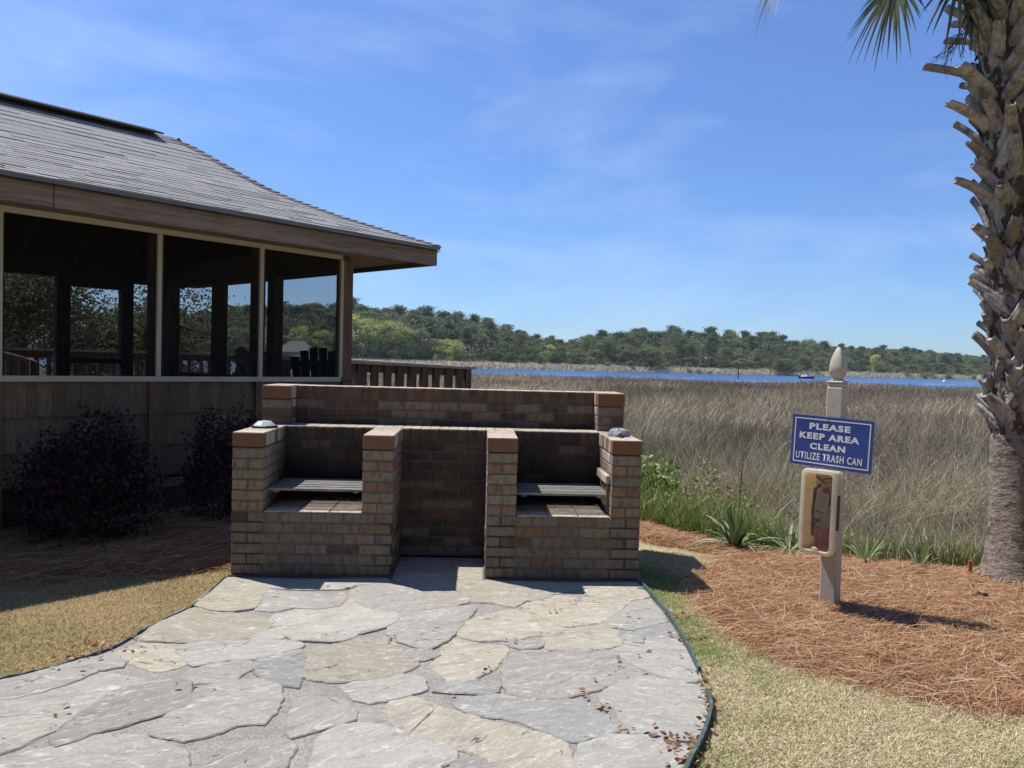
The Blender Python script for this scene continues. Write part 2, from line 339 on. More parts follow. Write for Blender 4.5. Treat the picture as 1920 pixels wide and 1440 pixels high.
STONES = [
 (w_, [(0,1286),(70,1269),(150,1246),(208,1238),(228,1248),(224,1256),(183,1262),(127,1286),(77,1304),(20,1316),(-60,1322),(-120,1318),(-80,1300)]),
 (w_, [(77,1309),(130,1289),(190,1266),(228,1259),(262,1262),(278,1275),(228,1297),(200,1310),(175,1330),(142,1354),(115,1350),(80,1343),(30,1345),(-40,1353),(-90,1345),(-60,1327),(20,1320)]),
 (w_, [(-40,1358),(30,1350),(95,1347),(122,1355),(95,1377),(60,1392),(30,1408),(0,1418),(-60,1428),(-130,1400),(-110,1360)]),
 (g_, [(145,1358),(180,1333),(205,1313),(240,1300),(290,1289),(332,1283),(350,1290),(346,1308),(345,1328),(300,1345),(235,1365),(180,1380),(165,1384),(112,1405),(104,1396),(130,1372)]),
 (w_, [(40,1425),(100,1412),(160,1392),(225,1387),(268,1391),(240,1417),(205,1440),(170,1490),(-20,1500),(-60,1460)]),
 (w_, [(222,1440),(256,1402),(290,1401),(335,1420),(345,1440),(330,1500),(195,1500)]),
 (g_, [(352,1326),(375,1302),(410,1292),(440,1288),(490,1284),(515,1294),(522,1316),(507,1345),(490,1362),(447,1364),(400,1382),(352,1396),(335,1390),(305,1389),(288,1379),(310,1358)]),
 (w_, [(356,1286),(429,1284),(455,1267),(476,1256),(452,1246),(405,1252),(365,1264),(344,1276)]),
 (t_, [(205,1240),(262,1214),(308,1216),(336,1231),(348,1244),(338,1255),(301,1264),(276,1258),(248,1248)]),
 (t_, [(430,1088),(457,1091),(503,1108),(487,1122),(475,1145),(440,1151),(405,1150),(378,1143),(368,1140),(390,1121),(408,1105)]),
 (g_, [(508,1112),(540,1119),(560,1117),(610,1123),(640,1120),(643,1127),(632,1142),(600,1147),(550,1144),(520,1150),(487,1149),(484,1133),(492,1122)]),
 (t_, [(305,1173),(345,1150),(375,1147),(405,1154),(440,1157),(475,1160),(503,1172),(501,1182),(470,1199),(430,1207),(370,1209),(320,1208),(272,1205),(285,1186)]),
 (w_, [(510,1187),(528,1189),(529,1200),(500,1203),(474,1203)]),
 (w_, [(513,1170),(520,1158),(555,1150),(605,1151),(645,1131),(690,1152),(738,1156),(743,1166),(725,1179),(690,1189),(670,1194),(648,1206),(620,1209),(590,1207),(555,1205),(537,1196)]),
 (g_, [(338,1224),(362,1214),(420,1212),(490,1208),(550,1212),(564,1218),(540,1226),(480,1240),(440,1244),(400,1247),(368,1254),(354,1243)]),
 (b_, [(482,1251),(520,1238),(563,1229),(568,1236),(559,1262),(556,1294),(535,1290),(505,1280),(490,1272)]),
 (t_, [(573,1231),(600,1223),(640,1214),(669,1201),(706,1200),(727,1206),(757,1233),(778,1253),(749,1268),(713,1277),(647,1283),(620,1284),(568,1274),(565,1255)]),
 (g_, [(675,1106),(690,1101),(738,1101),(765,1110),(790,1117),(852,1117),(877,1121),(876,1133),(850,1141),(805,1146),(775,1152),(740,1151),(690,1149),(655,1140),(648,1128),(655,1116)]),
 (t_, [(856,1062),(900,1060),(905,1085),(912,1092),(950,1098),(993,1111),(987,1127),(962,1142),(930,1135),(886,1133),(882,1118),(858,1112)]),
 (w_, [(998,1112),(1031,1122),(1015,1127),(991,1131)]),
 (t_, [(1008,1131),(1041,1124),(1096,1127),(1176,1128),(1174,1135),(1150,1154),(1118,1172),(1074,1178),(1058,1179),(1040,1170),(1015,1157),(980,1147)]),
 (t_, [(867,1185),(877,1173),(915,1160),(950,1150),(975,1149),(1010,1160),(1038,1174),(1056,1183),(1020,1193),(960,1203),(900,1207),(866,1199)]),
 (w_, [(750,1156),(800,1153),(870,1143),(888,1146),(880,1157),(862,1174),(850,1190),(830,1209),(800,1224),(770,1214),(740,1203),(730,1190),(748,1170)]),
 (b_, [(762,1228),(800,1224),(818,1236),(782,1244)]),
 (t_, [(842,1206),(862,1202),(895,1215),(943,1219),(947,1228),(920,1258),(888,1278),(852,1289),(835,1272),(814,1256),(830,1235)]),
 (g_, [(955,1246),(975,1231),(1041,1227),(1136,1227),(1165,1245),(1201,1268),(1158,1282),(1114,1299),(1074,1308),(1052,1315),(1005,1316),(961,1308),(952,1290),(950,1266)]),
 (b_, [(960,1208),(1014,1214),(1004,1220),(980,1222),(957,1215)]),
 (t_, [(1066,1187),(1120,1181),(1138,1184),(1154,1192),(1162,1205),(1159,1215),(1125,1221),(1060,1225),(1032,1221),(1022,1209),(1028,1199)]),
 (g_, [(1184,1132),(1213,1130),(1233,1150),(1246,1170),(1225,1174),(1185,1186),(1160,1180),(1140,1180),(1128,1175),(1157,1158)]),
 (t_, [(1096,1111),(1145,1108),(1190,1110),(1212,1116),(1212,1124),(1180,1129),(1140,1124),(1102,1119)]),
 (b_, [(1168,1191),(1200,1198),(1200,1210),(1169,1201)]),
 (b_, [(1195,1188),(1225,1178),(1250,1175),(1260,1190),(1272,1203),(1240,1201),(1208,1196)]),
 (g_, [(1208,1201),(1240,1206),(1275,1207),(1288,1230),(1302,1262),(1309,1280),(1280,1284),(1240,1271),(1205,1257),(1170,1242),(1152,1228),(1166,1219),(1172,1208)]),
 (w_, [(1135,1310),(1160,1291),(1205,1276),(1245,1284),(1275,1292),(1311,1296),(1315,1330),(1313,1365),(1300,1388),(1288,1395),(1240,1384),(1187,1381),(1175,1360),(1160,1335),(1133,1322)]),
 (b_, [(858,1328),(920,1313),(960,1316),(1005,1323),(1060,1321),(1085,1323),(1118,1335),(1135,1358),(1153,1376),(1130,1382),(1090,1395),(1062,1392),(1030,1380),(990,1362),(950,1352),(900,1347),(872,1336)]),
 (t_, [(727,1336),(746,1318),(764,1315),(793,1325),(833,1340),(895,1358),(968,1376),(1034,1390),(1055,1406),(1062,1434),(1058,1490),(970,1490),(913,1424),(859,1409),(822,1393),(779,1384),(739,1365)]),
 (w_, [(1095,1407),(1140,1391),(1210,1391),(1260,1401),(1283,1414),(1280,1440),(1262,1490),(1080,1490),(1086,1440)]),
 (g_, [(647,1296),(700,1281),(745,1273),(788,1280),(793,1300),(740,1315),(695,1323),(672,1318),(657,1308)]),
 (w_, [(562,1321),(580,1319),(640,1323),(658,1340),(663,1357),(620,1367),(570,1381),(551,1387),(546,1370),(556,1345)]),
 (w_, [(594,1440),(602,1405),(608,1391),(640,1373),(680,1369),(738,1378),(760,1391),(790,1399),(843,1413),(846,1430),(820,1442),(790,1490),(585,1490)]),
 (w_, [(398,1440),(420,1413),(470,1403),(520,1396),(539,1401),(546,1412),(527,1440),(505,1490),(375,1490)]),
 (g_, [(856,1440),(880,1433),(903,1436),(945,1490),(845,1490)]),
 (b_, [(822,1303),(846,1291),(890,1287),(933,1290),(921,1307),(880,1304),(838,1303)]),
 (g_, [(668,1345),(690,1340),(712,1348),(722,1366),(718,1373),(700,1366),(684,1360)]),
 (g_, [(460,1091),(560,1094),(720,1090),(722,1096),(665,1102),(640,1109),(560,1110),(512,1106)]),
 (g_, [(742,1062),(790,1056),(848,1057),(852,1075),(850,1109),(800,1112),(768,1103),(744,1092)]),
 (g_, [(920,1096),(1100,1099),(1190,1099),(1203,1106),(1090,1106),(1040,1117),(1000,1107)]),
]
V = []; Fs = []; Cc = []; Gr = []
for k, (c, pts) in enumerate(STONES):
    p = np.array(refine(G2(pts), .024, .0065))
    ar = .5 * np.sum(p[:, 0] * np.roll(p[:, 1], -1) - np.roll(p[:, 0], -1) * p[:, 1])
    if ar < 0: p = p[::-1]
    cen = p.mean(0); n = len(p); h = .0165 + random.uniform(0, .006) + k * 3e-5; tl = (random.uniform(-.008, .008), random.uniform(-.013, .004))
    nrm = np.roll(p, -1, 0) - np.roll(p, 1, 0); nrm = np.stack([nrm[:, 1], -nrm[:, 0]], 1); nrm /= np.linalg.norm(nrm, axis=1)[:, None] + 1e-9
    zt = lambda P: h + (P - cen) @ np.array(tl)
    p = p + nrm * .027; ins = p - nrm * .006; base = len(V)
    r0 = np.c_[p, np.full(n, .008)]; r1 = np.c_[p, zt(p) - .004 + rng.uniform(-.0015, .0015, n)]; r2 = np.c_[ins, zt(ins)]
    V += [*map(tuple, r0), *map(tuple, r1), *map(tuple, r2)]
    for a in range(n):
        b = (a + 1) % n
        Fs += [(base + a, base + b, base + n + b, base + n + a), (base + n + a, base + n + b, base + 2 * n + b, base + 2 * n + a)]
    Fs.append(tuple(base + 2 * n + a for a in range(n)))
    j = random.uniform(.80, 1.14); cc = tuple(x * j for x in c); Cc += [cc] * (3 * n)
    th = random.gauss(.25, .35); off = rng.random(3) * 40
    for q_ in (r0, r1, r2):
        xx = q_[:, 0] - cen[0]; yy = q_[:, 1] - cen[1]
        Gr += [tuple(o) for o in np.c_[(xx * math.cos(th) + yy * math.sin(th)) * 1.0 + off[0], (-xx * math.sin(th) + yy * math.cos(th)) * 2.3 + off[1], q_[:, 2] * 12 + off[2]]]
me = bpy.data.meshes.new('flagstone_paving'); me.from_pydata(V, [], Fs)
a = me.attributes.new('Col', 'FLOAT_COLOR', 'POINT'); a.data.foreach_set('color', np.c_[np.array(Cc), np.ones(len(Cc))].astype(np.float32).ravel())
a = me.attributes.new('Grain', 'FLOAT_VECTOR', 'POINT'); a.data.foreach_set('vector', np.array(Gr, np.float32).ravel()); me.update()
tag(link('flagstone_paving', me, stone_mat()), kind='structure')

# metal edging along the patio
m_edge = M('green_edging', (.05, .085, .078), .6, var=(14, (.16, .19, .17), .5, .75), bump=(40, .3, .004))
def edging(pts, name, label, z1=.04, th=.005):
    mb = MB(); P = [np.array(p) for p in pts]; vs = []; fs = []
    for k, p in enumerate(P):
        t = P[min(k + 1, len(P) - 1)] - P[max(k - 1, 0)]; t = t / np.linalg.norm(t); nn = np.array([-t[1], t[0]]) * th; zz = z1 + random.uniform(-.004, .004)
        vs += [(*(p - nn), -.02), (*(p - nn), zz), (*(p + nn), zz), (*(p + nn), -.02)]
    for k in range(len(P) - 1):
        b = k * 4
        for a, c in ((0, 1), (1, 2), (2, 3), (3, 0)): fs.append((b + a, b + c, b + 4 + c, b + 4 + a))
    fs += [(0, 1, 2, 3), tuple(len(vs) - 4 + k for k in (3, 2, 1, 0))]
    mb.add(vs, fs); tag(mb.build(name, m_edge), label, 'garden edging', 'edging strips round the patio')
def smoothline(p, n=6):
    p = [np.array(q) for q in p]; out = []
    for i in range(len(p) - 1):
        a, b, c, d = p[max(i - 1, 0)], p[i], p[i + 1], p[min(i + 2, len(p) - 1)]
        for k in range(n):
            t = k / n; out.append(.5 * (2 * b + (c - a) * t + (2 * a - 5 * b + 4 * c - d) * t * t + (3 * b - a - 3 * c + d) * t ** 3))
    return out + [p[-1]]
edging(smoothline(eL[1:]), 'garden_edging', 'long curved edging strip between the patio and the shaded grass on the left', .026)
edging(smoothline(G2([(1201, 1099), (1218, 1120), (1247, 1153), (1269, 1186), (1287, 1219), (1311, 1268)])), 'garden_edging', 'green edging strip running from the brick barbecue along the right side of the patio', .045, .007)
edging(smoothline(G2([(1328, 1318), (1333, 1340), (1329, 1362), (1319, 1394), (1305, 1424), (1294, 1445), (1270, 1500)])), 'garden_edging', 'bent loose end of green edging near the fallen leaves in front', .05, .007)

# ------------------------------------------------------------------ grass, straw, litter
m_grass = leafmat('dry_lawn_grass', trans=.25, rough=.8, spec=.1)
def lawn(name, poly, n, green, lmin=.02, lmax=.05, tint=(1, 1, 1)):
    P = scatter(poly, n); a = rng.random(n) * 6.283; L = rng.uniform(lmin, lmax, n); d = np.stack([np.cos(a), np.sin(a)], 1); up = rng.uniform(.15, .75, n)
    gn = fnoise(P[:, 0], P[:, 1], 1.6, 2); c = pick(n, [(.66, .57, .37), (.56, .47, .28), (.76, .69, .49), (.30, .22, .12)], [4, 3, 2.2, 1.6])
    gm = rng.random(n) < green * np.clip((gn - .35) * 3.2, 0.1, 1.5); c[gm] = pick(gm.sum(), [(.30, .33, .12), (.36, .38, .16), (.22, .27, .08)], [2, 1, 1]); c = c * np.array(tint) * rng.uniform(.8, 1.2, (n, 1))
    Q = np.zeros((n, 3, 3)); z0 = ground_h(P[:, 0], P[:, 1])
    for k, t in enumerate((0, .55, 1.)):
        Q[:, k, :2] = P + d * (L * t * (1 - up * .7))[:, None]; Q[:, k, 2] = z0 + .003 + L * up * (t - .35 * t * t) + rng.uniform(0, .006, n)
    sdv = np.stack([-d[:, 1], d[:, 0], rng.normal(0, .4, n)], 1); sdv /= np.linalg.norm(sdv, axis=1)[:, None]
    w = rng.uniform(.0015, .0030, n)[:, None] * np.array([1, .9, .25])
    return tag(ribbons(name, Q, sdv, w, c, m_grass), 'short half dormant lawn grass', 'grass', kind='stuff')
LAWN_R = G2([(1203, 1034), (1280, 1040), (1352, 1048), (1325, 1070), (1262, 1096), (1310, 1110), (1300, 1140), (1365, 1188), (1450, 1238), (1560, 1275), (1670, 1303), (1790, 1334), (1940, 1352), (2000, 1500), (1400, 1560), (1230, 1560), (1290, 1445), (1327, 1362), (1330, 1320), (1313, 1268), (1287, 1219), (1269, 1186), (1247, 1153), (1218, 1120), (1201, 1098)])
LAWN_L = G2([(428, 1084), (388, 1116), (352, 1145), (300, 1169), (260, 1190), (210, 1219), (140, 1243), (70, 1263), (0, 1279), (-200, 1312), (-200, 1125), (0, 1096), (150, 1082), (300, 1070), (430, 1056)])
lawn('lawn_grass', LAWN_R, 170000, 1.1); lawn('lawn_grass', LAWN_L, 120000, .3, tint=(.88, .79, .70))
BED_R = [(1.0, 6.95), (1.2, 6.9), (1.4, 6.5), (1.72, 6.12), (2.2, 5.85), (2.9, 5.6), (3.4, 5.45), (4.2, 5.3), (5.2, 4.9), (4.2, 3.0), (2.7, 2.95)] + G2([(1925, 1352), (1780, 1335), (1650, 1300), (1480, 1258), (1375, 1200), (1300, 1128), (1300, 1090), (1352, 1060), (1360, 1045), (1280, 1030), (1203, 1018)])
BED_L = G2([(431, 1072), (300, 1082), (150, 1095), (0, 1110), (-220, 1130), (-330, 1060)]) + [(-5.2, 4.6), (-3.6, 6.2), (-2.6, 7.3), (-1.74, 7.6), (-1.78, 5.0)]
m_straw = leafmat('pine_straw', trans=.12, rough=.75, spec=.15)
m_bed = M('straw_bed_soil', (.17, .082, .042), .95, var=(40, (.28, .15, .075), .4, .65), fine=(120, (.4, .35, .3), .45, .7), bump=(120, .8, .02))
def bed_z(P, poly): 
    d = polydist(P, poly); return .012 + np.clip(d / .35, 0, 1) * (.012 + .035 * fnoise(P[:, 0], P[:, 1], 1.8, 1)) * 1.0
def straw(name, poly, n, dark=1., label=''):
    poly = np.array(poly); lo, hi = poly.min(0), poly.max(0); st = .06
    X, Y = np.meshgrid(np.arange(lo[0], hi[0] + st, st), np.arange(lo[1], hi[1] + st, st)); P = np.stack([X.ravel(), Y.ravel()], 1)
    ins = inpoly(P, poly); z = np.where(ins, bed_z(P, poly), -.03) + np.minimum(ground_h(P[:, 0], P[:, 1]), 0)
    nx = X.shape[1]; ny = X.shape[0]; i, j = np.meshgrid(np.arange(nx - 1), np.arange(ny - 1)); q = (j * nx + i).ravel(); F = np.stack([q, q + 1, q + nx + 1, q + nx], 1)
    F = F[ins[F].any(1)]
    tag(np_mesh(name + '_bed', np.c_[P, z], F, m_bed, smooth=True), kind='structure')
    P = scatter(poly, n); P = P + rng.normal(0, .05, P.shape) + rng.normal(0, 1, P.shape) * (rng.random((n, 1)) < .12) * .13; a = rng.normal(.0, .75, n) + 2.4 * (fnoise(P[:, 0], P[:, 1], .8, 4) - .5) + np.where(rng.random(n) < .25, rng.random(n) * 3.14, 0)
    L = rng.uniform(.07, .2, n); d = np.stack([np.cos(a), np.sin(a)], 1); bend = rng.normal(0, .22, n); tilt = np.abs(rng.normal(0, .14, n))
    zb = np.where(inpoly(P, poly), bed_z(P, poly), .01) + np.minimum(ground_h(P[:, 0], P[:, 1]), 0) + rng.uniform(0, .022, n)
    Q = np.zeros((n, 4, 3)); nd = np.stack([-d[:, 1], d[:, 0]], 1)
    for k, t in enumerate((-.5, -.17, .17, .5)):
        Q[:, k, :2] = P + d * (L * t)[:, None] + nd * (bend * L * (t * t - .1))[:, None]; Q[:, k, 2] = zb + L * (t + .5) * tilt * np.where(t > .3, .8, 1)
    c = pick(n, [(.42, .222, .112), (.52, .31, .17), (.60, .43, .27), (.24, .115, .058), (.68, .54, .37)], [4, 3.2, 1.8, 3, .8]) * rng.uniform(.8, 1.15, (n, 1)) * dark
    sdv = np.c_[nd, rng.normal(0, .7, n)]; sdv /= np.linalg.norm(sdv, axis=1)[:, None]
    w = rng.uniform(.0013, .0024, n)[:, None] * np.array([.7, 1, 1, .5])
    tag(ribbons(name, Q, sdv, w, c, m_straw), label, 'pine straw', kind='stuff')
straw('pine_straw', BED_R, 85000, 1., 'orange brown pine needles spread as mulch round the post')
straw('pine_straw', BED_L, 36000, 1.15, 'pine needle mulch lying in the shade below the pavilion')
# leaf litter along the edging and on the paving
m_litter = leafmat('dead_leaf', trans=.15, rough=.7)
lp = np.array(smoothline(G2([(1318, 1270), (1324, 1300), (1329, 1335), (1325, 1365), (1313, 1398), (1300, 1425), (1288, 1445)]), 12)); n = 130
P = lp[rng.integers(0, len(lp), n)] + rng.normal(0, .016, (n, 2)); more = []
for (px, py, k, sp) in ((1255, 1398, 26, .05), (1285, 1432, 30, .05), (1142, 1345, 7, .03), (1175, 1378, 3, .02), (1078, 1313, 3, .03), (910, 1268, 3, .015), (846, 1312, 2, .01), (735, 1207, 4, .02), (960, 1212, 3, .02), (1042, 1155, 3, .03), (1182, 1163, 2, .03), (100, 1347, 3, .02), (338, 1300, 5, .02), (200, 1210, 30, .09), (150, 1232, 40, .10), (1260, 1160, 20, .05), (1285, 1205, 30, .04), (620, 1120, 4, .1), (1256, 1227, 3, .1), (1150, 1257, 4, .1)):
    more.append(gz(px, py)[:2] + rng.normal(0, sp, (k, 2)))
P = np.concatenate([P] + more); n = len(P); C = np.c_[P, np.full(n, .026) + rng.uniform(0, .010, n)]
v, f, c = leaves(C, rng.uniform(.008, .02, n), pick(n, [(.30, .17, .09), (.22, .115, .065), (.45, .30, .18)], [3, 2, 1]), flat=.75)
tag(np_mesh('leaf_litter', v, f, m_litter, c), 'dead brown leaves fallen along the patio edge', 'leaves', kind='stuff')

# ================================================================== BRICK BARBECUE
BO = gz(432, 1085); BA = R(2.4)
bbq = empty('brick_barbecue', BO, 'large built-in brick barbecue with two grill pits either side of an open alcove', 'barbecue', BA)
m_brick = M('fired_brick', (1, 1, 1), .9, attr=True, var=(7, (.10, .088, .076), .55, .85), fine=(1, (.6, .58, .56), .46, .66), stretch=(70, 70, 28), bump=(1, .6, .006), spec=.2)
m_brick.node_tree.nodes['Mapping'].inputs['Scale'].default_value = (26, 26, 12)
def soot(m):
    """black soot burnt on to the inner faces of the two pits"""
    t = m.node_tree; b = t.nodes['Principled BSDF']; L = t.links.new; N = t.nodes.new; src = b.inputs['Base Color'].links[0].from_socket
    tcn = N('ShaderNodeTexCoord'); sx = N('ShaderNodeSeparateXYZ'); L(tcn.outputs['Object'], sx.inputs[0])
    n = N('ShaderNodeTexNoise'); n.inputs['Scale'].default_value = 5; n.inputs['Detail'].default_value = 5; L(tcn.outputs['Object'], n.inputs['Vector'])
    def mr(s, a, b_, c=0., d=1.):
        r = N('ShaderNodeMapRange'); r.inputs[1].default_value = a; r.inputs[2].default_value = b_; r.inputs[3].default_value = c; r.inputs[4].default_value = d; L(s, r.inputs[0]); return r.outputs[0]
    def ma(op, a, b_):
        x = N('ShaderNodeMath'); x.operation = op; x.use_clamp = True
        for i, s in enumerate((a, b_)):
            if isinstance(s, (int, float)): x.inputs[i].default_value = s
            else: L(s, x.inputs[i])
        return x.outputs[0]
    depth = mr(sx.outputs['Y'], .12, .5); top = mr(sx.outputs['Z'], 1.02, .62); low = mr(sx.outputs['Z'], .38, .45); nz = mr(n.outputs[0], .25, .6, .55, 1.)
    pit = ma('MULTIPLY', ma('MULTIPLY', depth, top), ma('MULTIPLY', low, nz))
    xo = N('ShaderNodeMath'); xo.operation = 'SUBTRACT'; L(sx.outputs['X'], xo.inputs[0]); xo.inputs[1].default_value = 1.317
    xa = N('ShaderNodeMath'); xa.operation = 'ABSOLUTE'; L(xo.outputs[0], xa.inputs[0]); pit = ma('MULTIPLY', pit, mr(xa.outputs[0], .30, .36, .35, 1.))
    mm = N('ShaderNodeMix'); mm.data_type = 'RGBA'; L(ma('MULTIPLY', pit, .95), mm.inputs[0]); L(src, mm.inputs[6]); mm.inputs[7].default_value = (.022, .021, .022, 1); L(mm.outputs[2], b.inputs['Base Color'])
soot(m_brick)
m_capend = M('smooth_brick_face', (.22, .112, .064), .8, var=(9, (.165, .098, .066), .4, .7), bump=(160, .15, .002), spec=.25)
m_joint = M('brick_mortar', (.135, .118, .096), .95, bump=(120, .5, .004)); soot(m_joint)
BR = {'gray': [(.235, .200, .162), (.215, .186, .153), (.25, .213, .172), (.20, .170, .14)], 'tan': [(.24, .15, .088), (.25, .142, .08), (.215, .15, .098), (.225, .168, .108)],
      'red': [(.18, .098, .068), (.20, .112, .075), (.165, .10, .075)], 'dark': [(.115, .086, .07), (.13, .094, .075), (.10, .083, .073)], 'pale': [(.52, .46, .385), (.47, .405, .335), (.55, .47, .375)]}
BR.update({'pgray': [(.29, .255, .21), (.265, .235, .20), (.315, .275, .23), (.25, .215, .18)], 'ptan': [(.335, .235, .145), (.35, .225, .13), (.30, .22, .15), (.33, .255, .17)], 'pred': [(.27, .15, .10), (.30, .17, .11), (.26, .16, .12)]})
def bc(kind):
    c = random.choice(BR[kind]); mc_ = np.mean(BR[kind], 0); gm_ = sum(mc_) / 3; c = [.5 * a + .28 * b + .22 * gm_ for a, b in zip(c, mc_)]; j = random.uniform(.90, 1.09); return (c[0] * j * 1.0, c[1] * j * .955, c[2] * j * .885)
PC, JT = .0677, .0105
def jit(): return random.uniform(-.0022, .0022)
def brick(mb, x0, x1, y0, y1, z0, z1, kind):
    j = jit(); mb.mi = 0; mb.box(x0 + JT / 2 + jit() * .6, x1 - JT / 2 + jit() * .6, y0 + j + JT * 0, y1 + jit(), z0 + JT / 2, z1 - JT / 2, bc(kind), .0035)
def core(mb, x0, x1, y0, y1, z0, z1, r=.0028):
    mb.mi = 1; mb.box(x0 + r, x1 - r, y0 + r, y1 - r, z0, z1); mb.mi = 0
def runx(mb, x0, x1, y0, y1, z, n, kinds, L=.2032, off0=0, pc=PC):
    """running bond along x"""
    for c in range(n):
        x = x0 - (L / 2 if (c + off0) % 2 else 0) ; 
        while x < x1 - .012:
            a, b = max(x, x0), min(x + L, x1)
            if b - a > .03: brick(mb, a, b, y0, y1, z + c * pc, z + (c + 1) * pc, random.choice(kinds))
            x += L
def runy(mb, x0, x1, y0, y1, z, n, kinds, L=.2032, off0=0):
    for c in range(n):
        y = y0 - (L / 2 if (c + off0) % 2 else 0)
        while y < y1 - .012:
            a, b = max(y, y0), min(y + L, y1)
            if b - a > .03:
                j = jit(); mb.mi = 0; mb.box(x0 + j, x1 + jit(), a + JT / 2, b - JT / 2, z + c * PC + JT / 2, z + (c + 1) * PC - JT / 2, bc(random.choice(kinds)), .0035)
            y += L
def cap_across(mb, x0, x1, y0, y1, z0, z1):
    """rowlock cap: bricks on edge laid across x, one after another along y; smooth orange bed face in front"""
    y = y0; k = 0; pc = (y1 - y0) / max(1, round((y1 - y0) / .0677))
    while y < y1 - .01:
        if k == 0: mb.mi = 2; mb.box(x0, x1, y0, y + pc - JT, z0, z1, (1, 1, 1), .004); mb.mi = 0
        else: mb.box(x0 + jit(), x1 + jit(), y, y + pc - JT * .7, z0, z1 + jit() * .4, bc('pale' if random.random() < .75 else 'pred'), .004)
        mb.box(x0 + .003, x1 - .003, y + (.003 if k == 0 else -.002), y + pc - .003, z1 - .004, z1 + .0028 + jit() * .3, bc('pale'), .0015)  # pale plate on each cap brick: sunlight on the top put into the colour
        y += pc; k += 1
    core(mb, x0, x1, y0 + .03, y1, z0, z1 - .006, .005)
def cap_along(mb, x0, x1, y0, y1, z0, z1):
    """rowlock cap running along x, each brick end facing the front"""
    n = max(1, round((x1 - x0) / .0677)); pc = (x1 - x0) / n
    for k in range(n):
        a, b, zt = x0 + k * pc + JT / 2, x0 + (k + 1) * pc - JT / 2, z1 + jit() * .5
        mb.box(a, b, y0 + jit(), y1, z0 + .002, zt, bc(random.choice(['dark', 'red', 'red'])), .005); mb.box(a - .0042, b + .0042, y0 + .003, y1 - .004, zt - .003, z1 + .0025 + jit() * .3, bc('pale'), .0015)  # second box is a pale top, painting in the sunlit upper face
    core(mb, x0, x1, y0, y1, z0, z1 - .007, .007)
bm3 = [m_brick, m_joint, m_capend]
Z0 = .028; ZL = Z0 + 6 * PC; ZT = Z0 + 12 * PC; ZC = .935; SHV = .55; PW = .194
for xa, xb in ((-.012, 1.028), (1.606, 2.632)):
    mb = MB(); mb.mi = 1; mb.box(xa, xb, -.012, SHV, -.05, Z0 - .001, (.6, .6, .6)); mb.build('footing', bm3, bbq)
def pillar(x0, x1, inner):
    mb = MB(); core(mb, x0, x1, .0, SHV - .002, Z0, ZT)
    runy(mb, x0, x0 + .092, .102, SHV, Z0, 6, ['gray', 'dark', 'gray']); runy(mb, x1 - .092, x1, .102, SHV, Z0, 6, ['gray', 'dark', 'gray'], off0=1)
    for c in range(6, 12):
        z = Z0 + c * PC
        if c % 2 == 1:     # one brick across the front
            y = 0
            while y < SHV - .02:
                brick(mb, x0 - JT / 2, x1 + JT / 2, y, min(y + .0917, SHV), z, z + PC, random.choice(['pgray', 'pgray', 'pale' if (y > .05 and x0 > 1.5) else 'pgray'])); y += .1017  # paler bricks on the right-hand pillars paint in their sunlit left sides
        else:              # two header ends
            y = 0
            while y < SHV - .02:
                for a, b in ((x0 - JT / 2, (x0 + x1) / 2), ((x0 + x1) / 2, x1 + JT / 2)): brick(mb, a, b, y, min(y + .193, SHV), z, z + PC, random.choice(['ptan', 'ptan', 'pred']))
                y += .2035
    p = mb.build('pillar', bm3, bbq)
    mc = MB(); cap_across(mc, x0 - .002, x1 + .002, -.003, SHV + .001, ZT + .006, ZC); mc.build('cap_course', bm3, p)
PX = [(0, PW), (.822, .822 + PW), (1.618, 1.618 + PW), (2.426, 2.62)]
for k, (a, b) in enumerate(PX): pillar(a, b, k in (1, 2))
for xa, xb in ((0, 1.016), (1.618, 2.62)):
    mb = MB(); core(mb, xa, xb, 0, .095, Z0, ZL - .008)
    runx(mb, xa - JT / 2, xb + JT / 2, 0, .0935, Z0, 6, ['gray'] * 16 + ['tan', 'dark'], off0=0)
    mb.build('pit_front', bm3, bbq)
    mb = MB(); i0, i1 = xa + PW + .001, xb - PW - .001
    x = i0; pc = (i1 - i0) / 3
    for c in range(3):
        for r_ in range(4): mb.box(i0 + c * pc + .003, i0 + (c + 1) * pc - .003, .002 + r_ * .098, .002 + (r_ + 1) * .098 - .006, ZL - .004, ZL + .004 + jit() * .5, bc('pale'), .003)
    mb.box(i0, i1, .40, SHV, ZL - .12, ZL - .012, (.12, .11, .1)); mb.mi = 1; mb.box(i0, i1, .1, .3995, ZL - .12, ZL - .001); mb.mi = 0
    mb.build('fire_bed', bm3, bbq)
    # weathered slatted grill
    mb = MB(); y0, y1, zg = .10, .535, .565
    nsl = 15; w = (y1 - y0) / nsl
    for k in range(nsl): mb.box(i0 + .004, i1 - .004, y0 + k * w + .005, y0 + (k + 1) * w - .006, zg - .004 + random.uniform(-.002, .002), zg + .004 + random.uniform(-.002, .002), tuple([random.uniform(.7, 1.15)] * 3), .002)
    mb.box(i0 + .004, i1 - .004, y0 - .016, y0 - .004, zg - .008, zg + .007, (1.2, 1.2, 1.2)); mb.box(i0 + .04, i0 + .07, y0, y1, zg - .022, zg - .008); mb.box(i1 - .07, i1 - .04, y0, y1, zg - .022, zg - .008)
    mb.build('grill_grate', M('weathered_grate', (.26, .248, .23), .85, attr=True, var=(1, (.12, .115, .105), .42, .68), stretch=(9, 60, 60), bump=(1, .4, .004)), bbq)
mb = MB()          # bracket bricks and iron on the right pit wall
for k in range(4): mb.box(2.426 - .03, 2.426, .05 + k * .098, .05 + (k + 1) * .098 - .008, .645, .70, bc('pale'), .004)
mb.mi = 1; mb.box(2.405, 2.424, .06, .07, .46, .645); mb.mi = 0
mb.build('grate_bracket', bm3, bbq)
